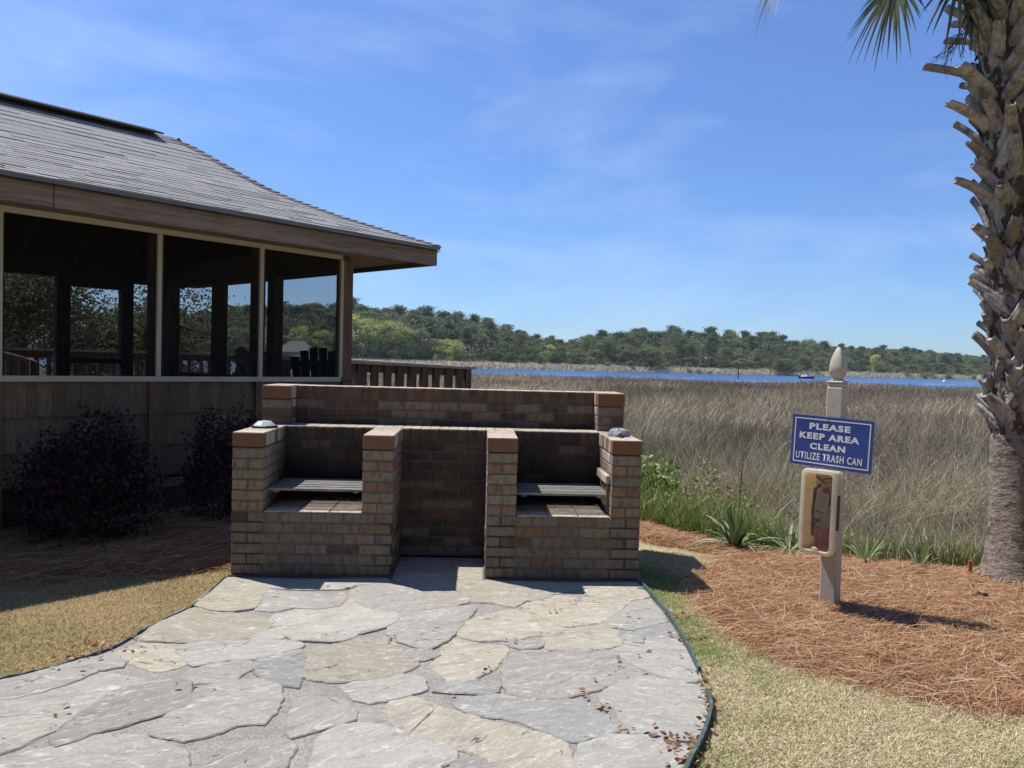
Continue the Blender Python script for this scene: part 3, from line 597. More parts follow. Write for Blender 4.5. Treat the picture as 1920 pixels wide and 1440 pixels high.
mb = MB(); core(mb, 0, 2.62, SHV, .745, Z0, ZT + .002)
runx(mb, 0, 2.62, SHV, SHV + .092, Z0, 12, ['dark', 'dark', 'gray', 'dark', 'red'])
runy(mb, 0, .092, SHV + .1, 1.04, Z0, 12, ['gray', 'tan', 'gray'], off0=1); runy(mb, 2.528, 2.62, SHV + .1, 1.04, Z0, 12, ['gray', 'tan', 'gray'], off0=1)
runx(mb, 0, 2.62, .948, 1.04, Z0, 13, ['gray', 'tan', 'gray']); core(mb, 0, 2.62, .745, 1.04, Z0, ZC - .01)
mb.build('back_wall', bm3, bbq)
mb = MB()
for k in range(39):
    pc = 2.62 / 39
    mb.box(k * pc + JT / 2, (k + 1) * pc - JT / 2, SHV - .003 + jit(), .743, ZT + .008, ZC + jit() * .5, bc(random.choice(['dark', 'red', 'dark'])), .005); mb.box(k * pc + .001, (k + 1) * pc - .001, SHV + .001, .742, ZC - .003, ZC + .003 + jit() * .3, bc('pale'), .0015)  # dark brick with a pale lid, the sunlit shelf top put into colour
    if .194 < k * pc < 2.40: mb.box(k * pc + JT / 2, (k + 1) * pc - JT / 2, .75, .846, ZT + .008, ZC + jit() * .5, bc('pale'), .004)
core(mb, 0, 2.62, SHV, .852, ZT + .002, ZC - .006, .006); mb.build('shelf', bm3, bbq)
mb = MB(); ZU = 1.117; core(mb, .19, 2.43, .85, 1.04, ZC - .01, ZU + .002)
runx(mb, .19, 2.43, .85, .942, ZU - 3 * PC, 3, ['dark', 'gray', 'dark']); runx(mb, .19, 2.43, .948, 1.04, ZU - 3 * PC, 3, ['gray', 'tan'])
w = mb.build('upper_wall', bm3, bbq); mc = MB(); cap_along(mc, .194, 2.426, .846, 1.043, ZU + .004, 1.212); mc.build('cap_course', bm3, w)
for x0, x1 in ((0, PW), (2.426, 2.62)):
    mb = MB(); core(mb, x0, x1, .655, 1.04, ZC - .012, ZU)
    for c in range(3):
        z = ZU - (c + 1) * PC; y = .655
        while y < 1.02:
            if c % 2 == 0: brick(mb, x0 - JT / 2, x1 + JT / 2, y, min(y + .0917, 1.04), z, z + PC, random.choice(['gray', 'pale'])); y += .1017
            else:
                for a, b in ((x0 - JT / 2, (x0 + x1) / 2), ((x0 + x1) / 2, x1 + JT / 2)): brick(mb, a, b, y, min(y + .193, 1.04), z, z + PC, random.choice(['red', 'gray']))
                y += .2035
    p = mb.build('rear_pillar', bm3, bbq); mc = MB(); cap_across(mc, x0 - .002, x1 + .002, .652, 1.043, ZU + .005, 1.214); mc.build('cap_course', bm3, p)
def BB(x, y, z): 
    c, s = math.cos(BA), math.sin(BA); return np.array([BO[0] + c * x - s * y, BO[1] + s * x + c * y, z])
# pine needles fallen in the pits
n = 420; P = np.concatenate([np.c_[rng.uniform(.2, .82, 260), rng.normal(.45, .06, 260)], np.c_[rng.uniform(1.83, 2.42, 160), rng.normal(.44, .07, 160)]]); a = rng.random(n) * 3.14; L = rng.uniform(.04, .11, n)
Q = np.zeros((n, 2, 3))
for k, t in enumerate((-.5, .5)):
    for i in range(n): Q[i, k] = BB(P[i, 0] + math.cos(a[i]) * L[i] * t * .6, P[i, 1] + math.sin(a[i]) * L[i] * t * .6, ZL - .004 + rng.uniform(0, .02))
sdv = np.c_[-np.sin(a), np.cos(a), rng.normal(0, .4, n)]; sdv /= np.linalg.norm(sdv, axis=1)[:, None]
tag(ribbons('pine_needle_debris', Q, sdv, np.full((n, 2), .003), pick(n, [(.30, .14, .06), (.18, .10, .06), (.4, .27, .16)], [3, 3, 1]), m_straw), 'pine needles gathered on the floor of the grill pits', 'pine needles', kind='stuff')

# two lamps lids resting on the outer front pillars
m_silver = M('faceted_silver_plastic', (.50, .52, .54), .35, var=(30, (.36, .38, .40), .4, .7), spec=.5); m_black = M('black_plastic', (.018, .018, .02), .45)
p = BB(.10, .36, ZC); t = empty('solar_light', p, 'silver faceted solar light with black base lying on the left front pillar of the barbecue', 'solar light', BA + .35, 'solar lights on the barbecue')
mb = MB(); mb.lathe([(.092, 0), (.097, .006), (.094, .016), (.085, .02)], 6); mb.build('base', m_black, t)
mb = MB(); mb.lathe([(.080, .017), (.070, .026), (.046, .046), (.018, .050), (.002, .051)], 8); mb.build('lens_cover', m_silver, t)
p = BB(2.52, .30, ZC); t = empty('solar_light', p, 'grey ribbed domed solar light lying on the right front pillar of the barbecue', 'solar light', BA - .3, 'solar lights on the barbecue')
mb = MB(); vs = []
mb.lathe([(.078, .0), (.08, .004), (.07, .008)], 16); mb.tube([(.015, -.07, .012), (.03, -.105, .011), (.035, -.12, .008)], [.014, .012, .010], 8); mb.build('base', m_black, t)
mb = MB()
rings = [(.076, .006), (.072, .02), (.058, .042), (.036, .054), (.012, .058)]; nn = 24; vv = []; ff = []
for r_, z in rings:
    for k in range(nn):
        a = 2 * math.pi * k / nn; rr = r_ * (1 + (.05 if k % 3 == 0 else -.03)); vv.append((rr * math.cos(a), rr * math.sin(a), z + (.003 if k % 3 == 0 else 0)))
for i in range(4):
    for k in range(nn): ff.append((i * nn + k, i * nn + (k + 1) % nn, (i + 1) * nn + (k + 1) % nn, (i + 1) * nn + k))
ff.append(tuple(4 * nn + k for k in range(nn))); mb.add(vv, ff)
mb.tube([(.012, -.06, .024), (.022, -.088, .02)], [.020, .015], 8); mb.build('lens_cover', M('ribbed_grey_plastic', (.27, .28, .285), .4, var=(30, (.16, .17, .18), .4, .7)), t)

# ================================================================== PAVILION
TH = R(41.642); hd = np.array([math.sin(TH), math.cos(TH)]); HW = np.array([-1.734, 8.199]); HA = math.atan2(hd[1], hd[0])
def HL(x, y, z=0.):
    return np.array([HW[0] + hd[0] * x - hd[1] * y, HW[1] + hd[1] * x + hd[0] * y, z])
pav = empty('screened_pavilion', HL(0, 0), 'brown timber pavilion with insect screens, wood shake walls and grey shingle hip roof', 'pavilion', HA)
def wood(name, col, dark, stretch, attr=False): return M(name, col, .85, attr=attr, var=(1, dark, .38, .68), fine=(2.3, (.62, .6, .58), .45, .7), stretch=stretch, bump=(2, .5, .006), spec=.2)
m_wx = wood('weathered_beam', (.30, .235, .185), (.19, .145, .115), (1.6, 26, 26)); m_wy = wood('weathered_beam_cross', (.17, .125, .095), (.10, .075, .058), (26, 1.6, 26)); m_wz = wood('weathered_post', (.22, .14, .09), (.13, .085, .058), (26, 26, 1.6))
m_shake = wood('wood_shake', (1, 1, 1), (.15, .113, .076), (30, 30, 2.2), True)
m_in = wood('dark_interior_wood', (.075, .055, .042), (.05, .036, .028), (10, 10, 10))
m_cream = M('cream_painted_trim', (.50, .46, .385), .55, var=(6, (.44, .40, .33), .45, .75), bump=(60, .1, .002))
m_drip = M('drip_edge_metal', (.20, .205, .215), .45, metal=.35, var=(4, (.14, .145, .15), .4, .7))
m_screen = bpy.data.materials.new('insect_mesh'); m_screen.use_nodes = True; t_ = m_screen.node_tree; t_.nodes.clear()
o_ = t_.nodes.new('ShaderNodeOutputMaterial'); ms_ = t_.nodes.new('ShaderNodeMixShader'); tr_ = t_.nodes.new('ShaderNodeBsdfTransparent'); df_ = t_.nodes.new('ShaderNodeBsdfDiffuse')
df_.inputs[0].default_value = (.02, .021, .023, 1); tr_.inputs[0].default_value = (1, 1, 1, 1); ms_.inputs[0].default_value = .34
t_.links.new(tr_.outputs[0], ms_.inputs[1]); t_.links.new(df_.outputs[0], ms_.inputs[2]); t_.links.new(ms_.outputs[0], o_.inputs[0])
LW, DP, FL = -7.6, 4.4, .45
def part(name, mat, fn, parent=pav, smooth=False):
    mb = MB(); fn(mb); return mb.build(name, mat, parent, smooth)
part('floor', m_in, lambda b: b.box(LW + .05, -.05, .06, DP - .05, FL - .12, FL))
# siding of shakes in courses, front wall
def siding(b):
    for r_, (zt, zb) in enumerate(((1.182, .902), (.902, .63), (.63, .372))):
        x = LW
        while x < -.02:
            w = random.choice([.07, .1, .14, .17, .21]) * random.uniform(.9, 1.1); x1 = min(x + w, -.02); j = random.uniform(.62, 1.1); c = (.225 * j, .163 * j * random.uniform(.95, 1.05), .105 * j * random.uniform(.9, 1.1))
            th = .012 + random.uniform(0, .004); b.add([(x + .001, -.006, zt), (x1 - .001, -.006, zt), (x1 - .001, .012, zt), (x + .001, .012, zt), (x + .001, -.01 - th, zb + random.uniform(-.004, .004)), (x1 - .001, -.01 - th, zb + random.uniform(-.004, .004)), (x1 - .001, .012, zb), (x + .001, .012, zb)],
                  [(0, 1, 2, 3), (7, 6, 5, 4), (4, 5, 1, 0), (5, 6, 2, 1), (6, 7, 3, 2), (7, 4, 0, 3)], c); x = x1
part('shake_siding', m_shake, siding)
part('knee_wall', m_in, lambda b: (b.box(LW, 0 - .02, .013, .10, .30, 1.178), b.box(-.11, -.01, .1, DP, .30, 1.15), b.box(LW, -.11, DP - .1, DP, .30, 1.10), b.box(LW, LW + .1, .1, DP - .1, .3, 1.15)))
part('skirt_board', m_in, lambda b: (b.box(LW, -.03, -.012, .012, .02, .36), b.box(LW, 0, -.04, -.012, .352, .374)))
part('foundation_vent', M('painted_vent', (.16, .17, .165), .7), lambda b: [b.box(-1.98, -1.80, -.026, -.013, .255, .335)] + [b.box(-1.97, -1.81, -.03, -.026, .265 + k * .012, .27 + k * .012) for k in range(5)])
for x0, x1 in ((-3.29, -3.20), (-2.117, -1.989), (-1.113, -1.028), (-.12, .0), (-4.42, -4.32), (-5.6, -5.5)):
    part('trim_post', m_wz, lambda b: b.box(x0, x1, -.048, -.03, .05, 1.176))
MUL = [-.137, -1.065, -2.035, -3.222, -4.37, -5.55, -6.7]
for k in range(len(MUL) - 1):
    xb, xa = MUL[k], MUL[k + 1]
    fr = MB(); h = .021
    # four frame boards of the bay
    fr.box(xa + .0, xb - .0, -.04, -.004, 1.180, 1.226, ch=.002); fr.box(xa, xb, -.036, -.004, 2.455, 2.502, ch=.002)
    fr.box(xb - h, xb + (.019 if k else .016), -.038, -.002, 1.2265, 2.4545, ch=.002)
    f = fr.build('screen_frame', m_cream, pav)
    part('insect_screen', m_screen, lambda b: b.add([(xa + .02, -.02, 1.225), (xb - .02, -.02, 1.225), (xb - .02, -.02, 2.456), (xa + .02, -.02, 2.456)], [(0, 1, 2, 3)]))
for x in (-.065, -1.055, -2.03, -3.235, -4.38, -5.56):
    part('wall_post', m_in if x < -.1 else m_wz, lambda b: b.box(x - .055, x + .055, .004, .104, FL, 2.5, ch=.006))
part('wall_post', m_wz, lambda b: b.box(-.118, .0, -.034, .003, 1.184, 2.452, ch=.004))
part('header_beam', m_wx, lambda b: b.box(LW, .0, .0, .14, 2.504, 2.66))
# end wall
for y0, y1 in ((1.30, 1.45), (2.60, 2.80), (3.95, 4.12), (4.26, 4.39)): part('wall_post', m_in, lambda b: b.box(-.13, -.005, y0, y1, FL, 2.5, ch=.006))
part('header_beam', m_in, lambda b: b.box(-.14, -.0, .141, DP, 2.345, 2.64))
part('insect_screen', m_screen, lambda b: b.add([(-.02, .14, 1.15), (-.02, 4.3, 1.15), (-.02, 4.3, 2.35), (-.02, .14, 2.35)], [(0, 1, 2, 3)]))
part('sill_board', m_in, lambda b: b.box(-.14, .01, .14, DP, 1.15, 1.18))
# back wall
for x0, x1 in ((-.66, -.50), (-1.46, -1.30), (-2.25, -2.08), (-3.4, -3.25), (-4.6, -4.45)): part('wall_post', m_in, lambda b: b.box(x0, x1, DP - .13, DP - .005, FL, 2.5, ch=.006))
part('header_beam', m_in, lambda b: (b.box(LW, -.14, DP - .13, DP, 2.385, 2.64), b.box(-1.30, -.66, DP - .12, DP - .01, 2.28, 2.385)))
part('insect_screen', m_screen, lambda b: b.add([(LW + .1, DP - .03, 1.1), (-.15, DP - .03, 1.1), (-.15, DP - .03, 2.39), (LW + .1, DP - .03, 2.39)], [(0, 1, 2, 3)]))
part('mid_rail', m_in, lambda b: b.box(-1.30, -.66, DP - .10, DP - .05, 1.275, 1.34))
# ceiling joists and rafters
def raf(k):
    x = -.7 - k * .62
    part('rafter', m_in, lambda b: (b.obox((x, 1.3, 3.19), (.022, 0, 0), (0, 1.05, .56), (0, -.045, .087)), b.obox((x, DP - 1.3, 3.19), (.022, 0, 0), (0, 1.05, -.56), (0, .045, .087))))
for k in range(9): raf(k)
# roof
OF, OE, ZE, RA, ZR, RWD = .55, .718, 2.653, 1.615, 3.905, 2.75
HT = np.array([0, .177, .356, .54, .632, .727, .822, .92, 1.0]); HZ = np.array([ZE, 2.815, 2.985, 3.19, 3.312, 3.465, 3.630, 3.797, ZR])
fz = lambda t: float(np.interp(t, HT, HZ))
def roofpt(side, a, t):
    """side 0 front, 1 back: a = x; side 2 right end, 3 left end: a = y"""
    if side == 0: return (a, -OF - .03 + t * (RWD + .03), fz(t))
    if side == 1: return (a, DP + OF + .03 - t * (RWD + .03), fz(t))
    if side == 2: return (OE + .03 - t * (RA + .03), a, fz(t))
    return (LW - OE - .03 + t * (RA + .03), a, fz(t))
def rng_side(side, t):
    if side < 2: return LW - OE - .03 + t * (RA + .03), OE + .03 - t * (RA + .03)
    return -OF - .03 + t * (RWD + .03), DP + OF + .03 - t * (RWD + .03)
m_shing = M('asphalt_shingle', (1, 1, 1), .92, attr=True, fine=(90, (.62, .62, .62), .42, .62), bump=(180, .8, .006), spec=.2)
def deck(b):
    N_ = 16
    for s in range(4):
        for k in range(N_):
            t0, t1 = k / N_, (k + 1) / N_; l0, h0 = rng_side(s, t0); l1, h1 = rng_side(s, t1)
            q = [roofpt(s, l0, t0), roofpt(s, h0, t0), roofpt(s, h1, t1), roofpt(s, l1, t1)]; q = [(x, y, z - .05) for x, y, z in q]
            b.add(q, [(0, 1, 2, 3) if s in (0, 3) else (3, 2, 1, 0)])
part('roof_deck', m_in, deck)
def shingles(b):
    NC = 27
    for s in range(4):
        for c in range(NC):
            t0, t1 = c / NC, (c + 1) / NC; l0, h0 = rng_side(s, t0); tm = min(1, t1 + .012); l1, h1 = rng_side(s, tm); a = l0 - random.uniform(0, .25)
            while a < h0:
                w = random.choice([.22, .30, .36, .5]); b0, b1 = max(a, l0), min(a + w, h0)
                if b1 - b0 > .01:
                    u0, u1 = min(max(b0, l1), h1), min(max(b1, l1), h1); th = random.choice([.005, .007, .010]); j = random.uniform(.90, 1.08); col = (.345 * j, .339 * j, .335 * j)
                    if random.random() < .12: col = (.28 * j, .275 * j, .27 * j)
                    p0, p1, p2, p3 = roofpt(s, b0, t0), roofpt(s, b1, t0), roofpt(s, u1, tm), roofpt(s, u0, tm); up = lambda p, d: (p[0], p[1], p[2] + d)
                    v = [up(p0, th), up(p1, th), up(p2, .001), up(p3, .001), up(p0, -.008), up(p1, -.008)]
                    f = [(0, 1, 2, 3), (4, 5, 1, 0)]
                    if s in (1, 2): f = [q[::-1] for q in f]
                    if s == 2: f = [q[::-1] for q in f]
                    b.add(v, f, col)
                a += w
part('roof_shingles', m_shing, shingles)
def hipcaps(b):
    for s, (sx, sy) in enumerate(((1, 0), (1, 1), (0, 0), (0, 1))):
        K = 34
        for k in range(K):
            t0, t1 = k / K, min(1, (k + 1.15) / K)
            def P(t):
                x = (OE + .03 - t * (RA + .03)) if sx else (LW - OE - .03 + t * (RA + .03)); y = (-OF - .03 + t * (RWD + .03)) if not sy else (DP + OF + .03 - t * (RWD + .03)); return Vector((x, y, fz(t)))
            p0, p1 = P(t0), P(t1); dx = Vector((-.11 if sx else .11, 0, .0)); dy = Vector((0, .11 if not sy else -.11, 0)); z0, z1 = Vector((0, 0, .026)), Vector((0, 0, .012)); j = random.uniform(.75, 1.2); col = (.205 * j, .197 * j, .192 * j)
            b.add([p0 + z0, p0 + dx + z0 * .5, p1 + dx + z1 * .5, p1 + z1, p0 + dy + z0 * .5, p1 + dy + z1 * .5], [(0, 1, 2, 3), (0, 3, 5, 4), (1, 0, 4)], col)
    x = OE - RA - .02
    while x > LW - OE + RA:
        j = random.uniform(.75, 1.2); col = (.205 * j, .197 * j, .192 * j); yc = DP / 2
        b.add([(x, yc, ZR + .022), (x - .2, yc, ZR + .014), (x - .2, yc - .12, ZR - .07), (x, yc - .12, ZR - .06), (x - .2, yc + .12, ZR - .07), (x, yc + .12, ZR - .06)], [(0, 3, 2, 1), (0, 1, 4, 5)], col); x -= .17
part('hip_cap', m_shing, hipcaps)
part('ridge_vent', M('dark_ridge_vent', (.075, .07, .068), .9, bump=(90, .5, .006)), lambda b: (b.obox(((LW + OE - RA) / 2 + .22, DP / 2 - .1, ZR + .015), (2.9, 0, 0), (0, .11, .035), (0, -.004, .010)), b.obox(((LW + OE - RA) / 2 + .22, DP / 2 + .1, ZR + .015), (2.9, 0, 0), (0, .11, -.035), (0, .004, .010))))
ZF = 2.454
for x0, x1 in ((LW - OE, -3.03), (-3.024, OE)): part('fascia_board', m_wx, lambda b: b.box(x0, x1, -OF, -OF + .038, ZF, 2.622, ch=.003))
part('fascia_board', m_wy, lambda b: b.box(OE - .038, OE - .0005, -OF + .0385, DP + OF, ZF, 2.622, ch=.003)); part('fascia_board', m_wx, lambda b: b.box(LW - OE, OE - .04, DP + OF - .037, DP + OF - .001, ZF, 2.622, ch=.003))
part('drip_edge', m_drip, lambda b: (b.box(LW - OE - .02, OE + .02, -OF - .022, -OF + .02, 2.6225, 2.648), b.box(OE - .02, OE + .02, -OF + .021, DP + OF + .02, 2.6225, 2.648)))
part('soffit', m_wx, lambda b: (b.box(LW - OE + .04, OE - .04, -OF + .039, -.001, 2.505, 2.52), b.box(.001, OE - .04, -.0005, DP + OF - .04, 2.505, 2.52), b.box(LW - OE + .04, -.001, DP + .001, DP + OF - .04, 2.505, 2.52)))

# ------------------------------------------------------------------ deck, railing, chairs
m_dk = wood('deck_timber', (.15, .098, .066), (.09, .062, .044), (14, 14, 3)); m_dkcap = wood('painted_sunlit_cap', (.42, .36, .29), (.28, .23, .18), (3, 16, 16))  # cap tone kept paler than the deck: sunlight painted into the wood colour
deckt = empty('timber_deck', HL(1.3, 3, FL), 'brown timber deck behind the pavilion reaching out over the marsh', 'deck', HA)
part('deck_boards', m_dk, lambda b: [b.box(-1.27 + k * .142, -1.27 + k * .142 + .136, -1.12, 3.9, -.04, -.002) for k in range(26)] + [b.box(-9, -1.3, 1.45 + k * .142, 1.45 + k * .142 + .136, -.04, -.002) for k in range(17)], deckt)
for x, y in ((-1.2, -1.0), (2.3, -1.0), (2.3, 1.5), (2.3, 3.7), (-1.2, 3.7), (-5, 3.7), (-8.5, 3.7)): part('support_post', m_dk, lambda b: b.box(x - .07, x + .07, y - .07, y + .07, -2.2, -.04), deckt)
def railing(p0, p1, z0, z1, label, zfl=FL, first=True, last=True, sp=.137):
    a, b_ = HL(*p0), HL(*p1); L = math.hypot(*(b_ - a)[:2]); rz = math.atan2(b_[1] - a[1], b_[0] - a[0])
    t = empty('deck_railing', (a[0], a[1], zfl), label, 'railing', rz, 'deck railings'); sl = (z1 - z0) / L; top = lambda x: z0 - zfl + sl * x
    def sk(bx):   # slanted box: x0,x1,y0,y1,dz0,dz1 below the top line
        def f(b):
            x0, x1, y0, y1, d0, d1 = bx; b.add([(x0, y0, top(x0) + d0), (x1, y0, top(x1) + d0), (x1, y1, top(x1) + d0), (x0, y1, top(x0) + d0), (x0, y0, top(x0) + d1), (x1, y0, top(x1) + d1), (x1, y1, top(x1) + d1), (x0, y1, top(x0) + d1)], [(3, 2, 1, 0), (4, 5, 6, 7), (0, 1, 5, 4), (1, 2, 6, 5), (2, 3, 7, 6), (3, 0, 4, 7)])
        return f
    part('cap_rail', m_dkcap, sk((-.05, L + .06, -.085, .085, -.038, 0)), t)
    part('top_rail', m_dk, sk((0, L, -.02, .02, -.15, -.039)), t); part('bottom_rail', m_dk, sk((0, L, -.02, .02, .12 - (z0 - zfl), .21 - (z0 - zfl))), t)
    n = int(L / sp)
    for k in range(n):
        x = (k + .5) * L / n; yy = -.036 if k % 2 == 0 else .036
        part('baluster', m_dk, lambda b: b.box(x - .033, x + .033, yy - .015, yy + .015, .09, top(x) - .042), t)
    for x in ([0.05] if first else []) + ([L - .05] if last else []): part('rail_post', m_dk, lambda b: b.box(x - .075, x + .045, -.052, .054, -.01, top(x) - .04), t)
railing((.05, 1.9), (3.72, 1.9), 1.425, 1.343, 'brown wooden deck railing with close balusters between pavilion corner and marsh', first=False, sp=.118)
railing((3.72, 2.05), (3.72, 6.85), 1.35, 1.46, 'far side railing of the deck seen through the pavilion screens', sp=.16)
railing((3.6, 6.95), (-7.5, 6.95), 1.46, 1.46, 'back railing of the deck seen through the left screens', sp=.19)
m_teal = M('dark_teal_paint', (.010, .042, .046), .6, var=(8, (.007, .028, .032), .4, .7))
def adirondack():
    t = empty('adirondack_chair', (0, 0, 0), 'x', 'chair', 0, 'slatted chairs on the deck')
    for k in range(6):
        a = (k - 2.5); x = a * .092; top = 1.07 - .018 * a * a; sp_ = 1 + .13
        part('back_slat', m_teal, lambda b: b.add([(x - .042, .16, .34), (x + .042, .16, .34), (x * sp_ + .046, .44, top - .01), (x * sp_ - .046, .44, top), (x - .040, .182, .34), (x + .040, .182, .34), (x * sp_ + .046, .462, top - .01), (x * sp_ - .046, .462, top)], [(3, 2, 1, 0), (4, 5, 6, 7), (0, 1, 5, 4), (1, 2, 6, 5), (2, 3, 7, 6), (3, 0, 4, 7)]), t)
    part('back_brace', m_teal, lambda b: (b.box(-.33, .33, .30, .33, .60, .68), b.box(-.3, .3, .40, .425, .85, .91)), t)
    for k in range(6): part('seat_slat', m_teal, lambda b: b.box(-.28, .28, -.36 + k * .09, -.36 + k * .09 + .078, .37 - k * .014, .39 - k * .014), t)
    for s in (-1, 1):
        part('arm', m_teal, lambda b: b.box(s * .27, s * .40, -.42, .34, .575, .60, ch=.006), t); part('front_leg', m_teal, lambda b: b.box(s * .29, s * .325, -.36, -.26, 0, .575), t)
        part('rear_leg', m_teal, lambda b: b.obox((s * .27, .05, .2), (.015, 0, 0), (0, .42, -.16), (0, .03, .06)), t)
    return t
def copytree(o, parent=None):
    c = o.copy(); COL.objects.link(c); c.parent = parent
    for ch in o.children: copytree(ch, c)
    return c
ch0 = adirondack()
for k, (x, y, rz, lb) in enumerate(((.58, 1.32, .10, 'dark teal slatted chair with fanned back seen through the right screen beside the pavilion corner'), (1.9, 5.6, .75, 'dark slatted chair farthest back on the deck seen through the middle screen'), (.95, 3.1, -.9, 'dark slatted chair half hidden behind the screen post in the middle of the deck'))):
    c = ch0 if k == 0 else copytree(ch0); c.location = HL(x, y, FL); c.rotation_euler = (0, 0, rz + math.pi); c.scale = (1.03,) * 3; c['label'] = lb
# bench with an arched back, seen through the left screen
p = HL(-2.0, 5.75, FL); bt = empty('arched_bench', p, 'bench with a curved arched top rail on the back deck seen through the left screen', 'bench', HA)
arc = [(-.75 + 1.5 * k / 14, .0, .80 + .17 * math.sin(math.pi * k / 14)) for k in range(15)]
part('back_rail', m_dkcap, lambda b: b.tube(arc, .02, 8), bt)
for k in range(1, 14, 2): part('back_slat', m_dk, lambda b: b.box(arc[k][0] - .012, arc[k][0] + .012, -.01, .01, .45, arc[k][2]), bt)
part('seat', m_dk, lambda b: b.box(-.75, .75, -.45, .02, .42, .455), bt)
for sx in (-.7, .7):
    for sy in (-.42, 0): part('leg', m_dk, lambda b: b.box(sx - .03, sx + .03, sy - .03, sy + .03, 0, .42 if sy else .82), bt)

# ================================================================== SIGN POST
PA = R(43); pb = gz(1551, 1150); nf = np.array([-math.sin(PA), -math.cos(PA), 0]); pcen = pb - nf * .03
post = empty('sign_post', (pcen[0], pcen[1], 0), 'square beige post with a pointed finial standing in the pine straw', 'post', -PA)
# local x = to the viewer's right along the face, local y = away from the front face
m_vinyl = M('beige_post_paint', (.47, .44, .37), .55, var=(5, (.41, .38, .315), .45, .75), fine=(40, (.85, .84, .82), .5, .7), bump=(30, .15, .002))
mb = MB(); h = .046
mb.box(-h, h, -h, h, -.1, 1.33, ch=.006); mb.box(-h + .004, h - .004, -h + .004, h - .004, 1.3305, 1.352, ch=.005); mb.box(-h - .001, h + .001, -h - .001, h + .001, 1.3525, 1.366, ch=.004)
mb.build('shaft', m_vinyl, post)
mb = MB(); mb.lathe([(.036, 1.3665), (.031, 1.374), (.027, 1.383), (.030, 1.392), (.041, 1.405), (.046, 1.425), (.044, 1.455), (.036, 1.495), (.024, 1.53), (.011, 1.558), (.003, 1.564)], 28, square=.5)
mb.build('finial', m_vinyl, post, smooth=True)
def P_(x, y, z): 
    c, s = math.cos(-PA), math.sin(-PA); return (pcen[0] + c * x - s * y, pcen[1] + s * x + c * y, z)
# sign board
m_blue = M('blue_sign_enamel', (.022, .052, .27), .3, var=(6, (.035, .07, .31), .4, .75), spec=.5); m_white = M('white_sign_paint', (.72, .74, .76), .4)
sgn = empty('blue_sign', P_(-.007, -.052, 1.004), 'blue rectangular sign with white lettering asking to keep the area clean, screwed to the post', 'sign', -PA)
sgn.rotation_euler = Matrix.Rotation(-PA, 3, 'Z').to_quaternion().to_matrix().to_4x4().to_euler(); sgn.rotation_mode = 'QUATERNION'
sgn.rotation_quaternion = (Matrix.Rotation(-PA, 3, 'Z') @ Matrix.Rotation(R(1.9), 3, 'Y')).to_quaternion()
SW, SH = .468, .298
def board(b):
    r = .008; pts = []
    for cx, cz, a0 in ((SW / 2 - r, SH / 2 - r, 0), (-SW / 2 + r, SH / 2 - r, 90), (-SW / 2 + r, -SH / 2 + r, 180), (SW / 2 - r, -SH / 2 + r, 270)):
        for k in range(4): a = R(a0 + k * 30); pts.append((cx + r * math.cos(a), cz + r * math.sin(a)))
    n = len(pts); b.add([(x, -.0025, z) for x, z in pts] + [(x, .0025, z) for x, z in pts], [tuple(range(n))[::-1], tuple(range(n, 2 * n))] + [(k, (k + 1) % n, n + (k + 1) % n, n + k) for k in range(n)])
part('board', m_blue, board, sgn)
def border(b):
    a, c, w = SW / 2 - .0165, SH / 2 - .0165, .0062
    b.box(-a, a, -.0034, -.0027, c - w, c); b.box(-a, a, -.0034, -.0027, -c, -c + w); b.box(-a, -a + w, -.0034, -.0027, -c + w + .0002, c - w - .0002); b.box(a - w, a, -.0034, -.0027, -c + w + .0002, c - w - .0002)
part('border_line', m_white, border, sgn)
def letters(s, cx, cz, width, height, bold, shear, name, parent, mat, y=-.0036):
    cu = bpy.data.curves.new(name, 'FONT'); cu.body = s; cu.size = 1; cu.align_x = 'CENTER'; cu.align_y = 'CENTER'; cu.offset = bold; cu.shear = shear; cu.space_character = 1.16; cu.resolution_u = 3
    o = bpy.data.objects.new('tmp', cu); COL.objects.link(o); dg = bpy.context.evaluated_depsgraph_get(); me = bpy.data.meshes.new_from_object(o.evaluated_get(dg)); bpy.data.objects.remove(o); bpy.data.curves.remove(cu)
    co = np.array([v.co for v in me.vertices]); lo, hi = co.min(0), co.max(0)
    for v in me.vertices:
        x = (v.co.x - (lo[0] + hi[0]) / 2) / (hi[0] - lo[0]) * width; z = (v.co.y - (lo[1] + hi[1]) / 2) / (hi[1] - lo[1]) * height; v.co = (cx + x, y, cz + z)
    me.materials.clear(); return link(name, me, mat, parent)
# positions measured on the board (centre-origin)
letters('PLEASE', -.012, .088, .236, .038, .045, 0, 'lettering', sgn, m_white); letters('KEEP AREA', -.0135, .030, .345, .038, .045, 0, 'lettering', sgn, m_white)
letters('CLEAN', -.018, -.030, .205, .038, .045, 0, 'lettering', sgn, m_white); letters('UTILIZE TRASH CAN', -.010, -.090, .382, .043, .022, 0, 'lettering', sgn, m_white)
part('screw', M('zinc_screw', (.25, .24, .23), .4, metal=.8), lambda b: b.tube([(-.022, -.0028, .128), (-.022, -.007, .128)], .005, 8), sgn)
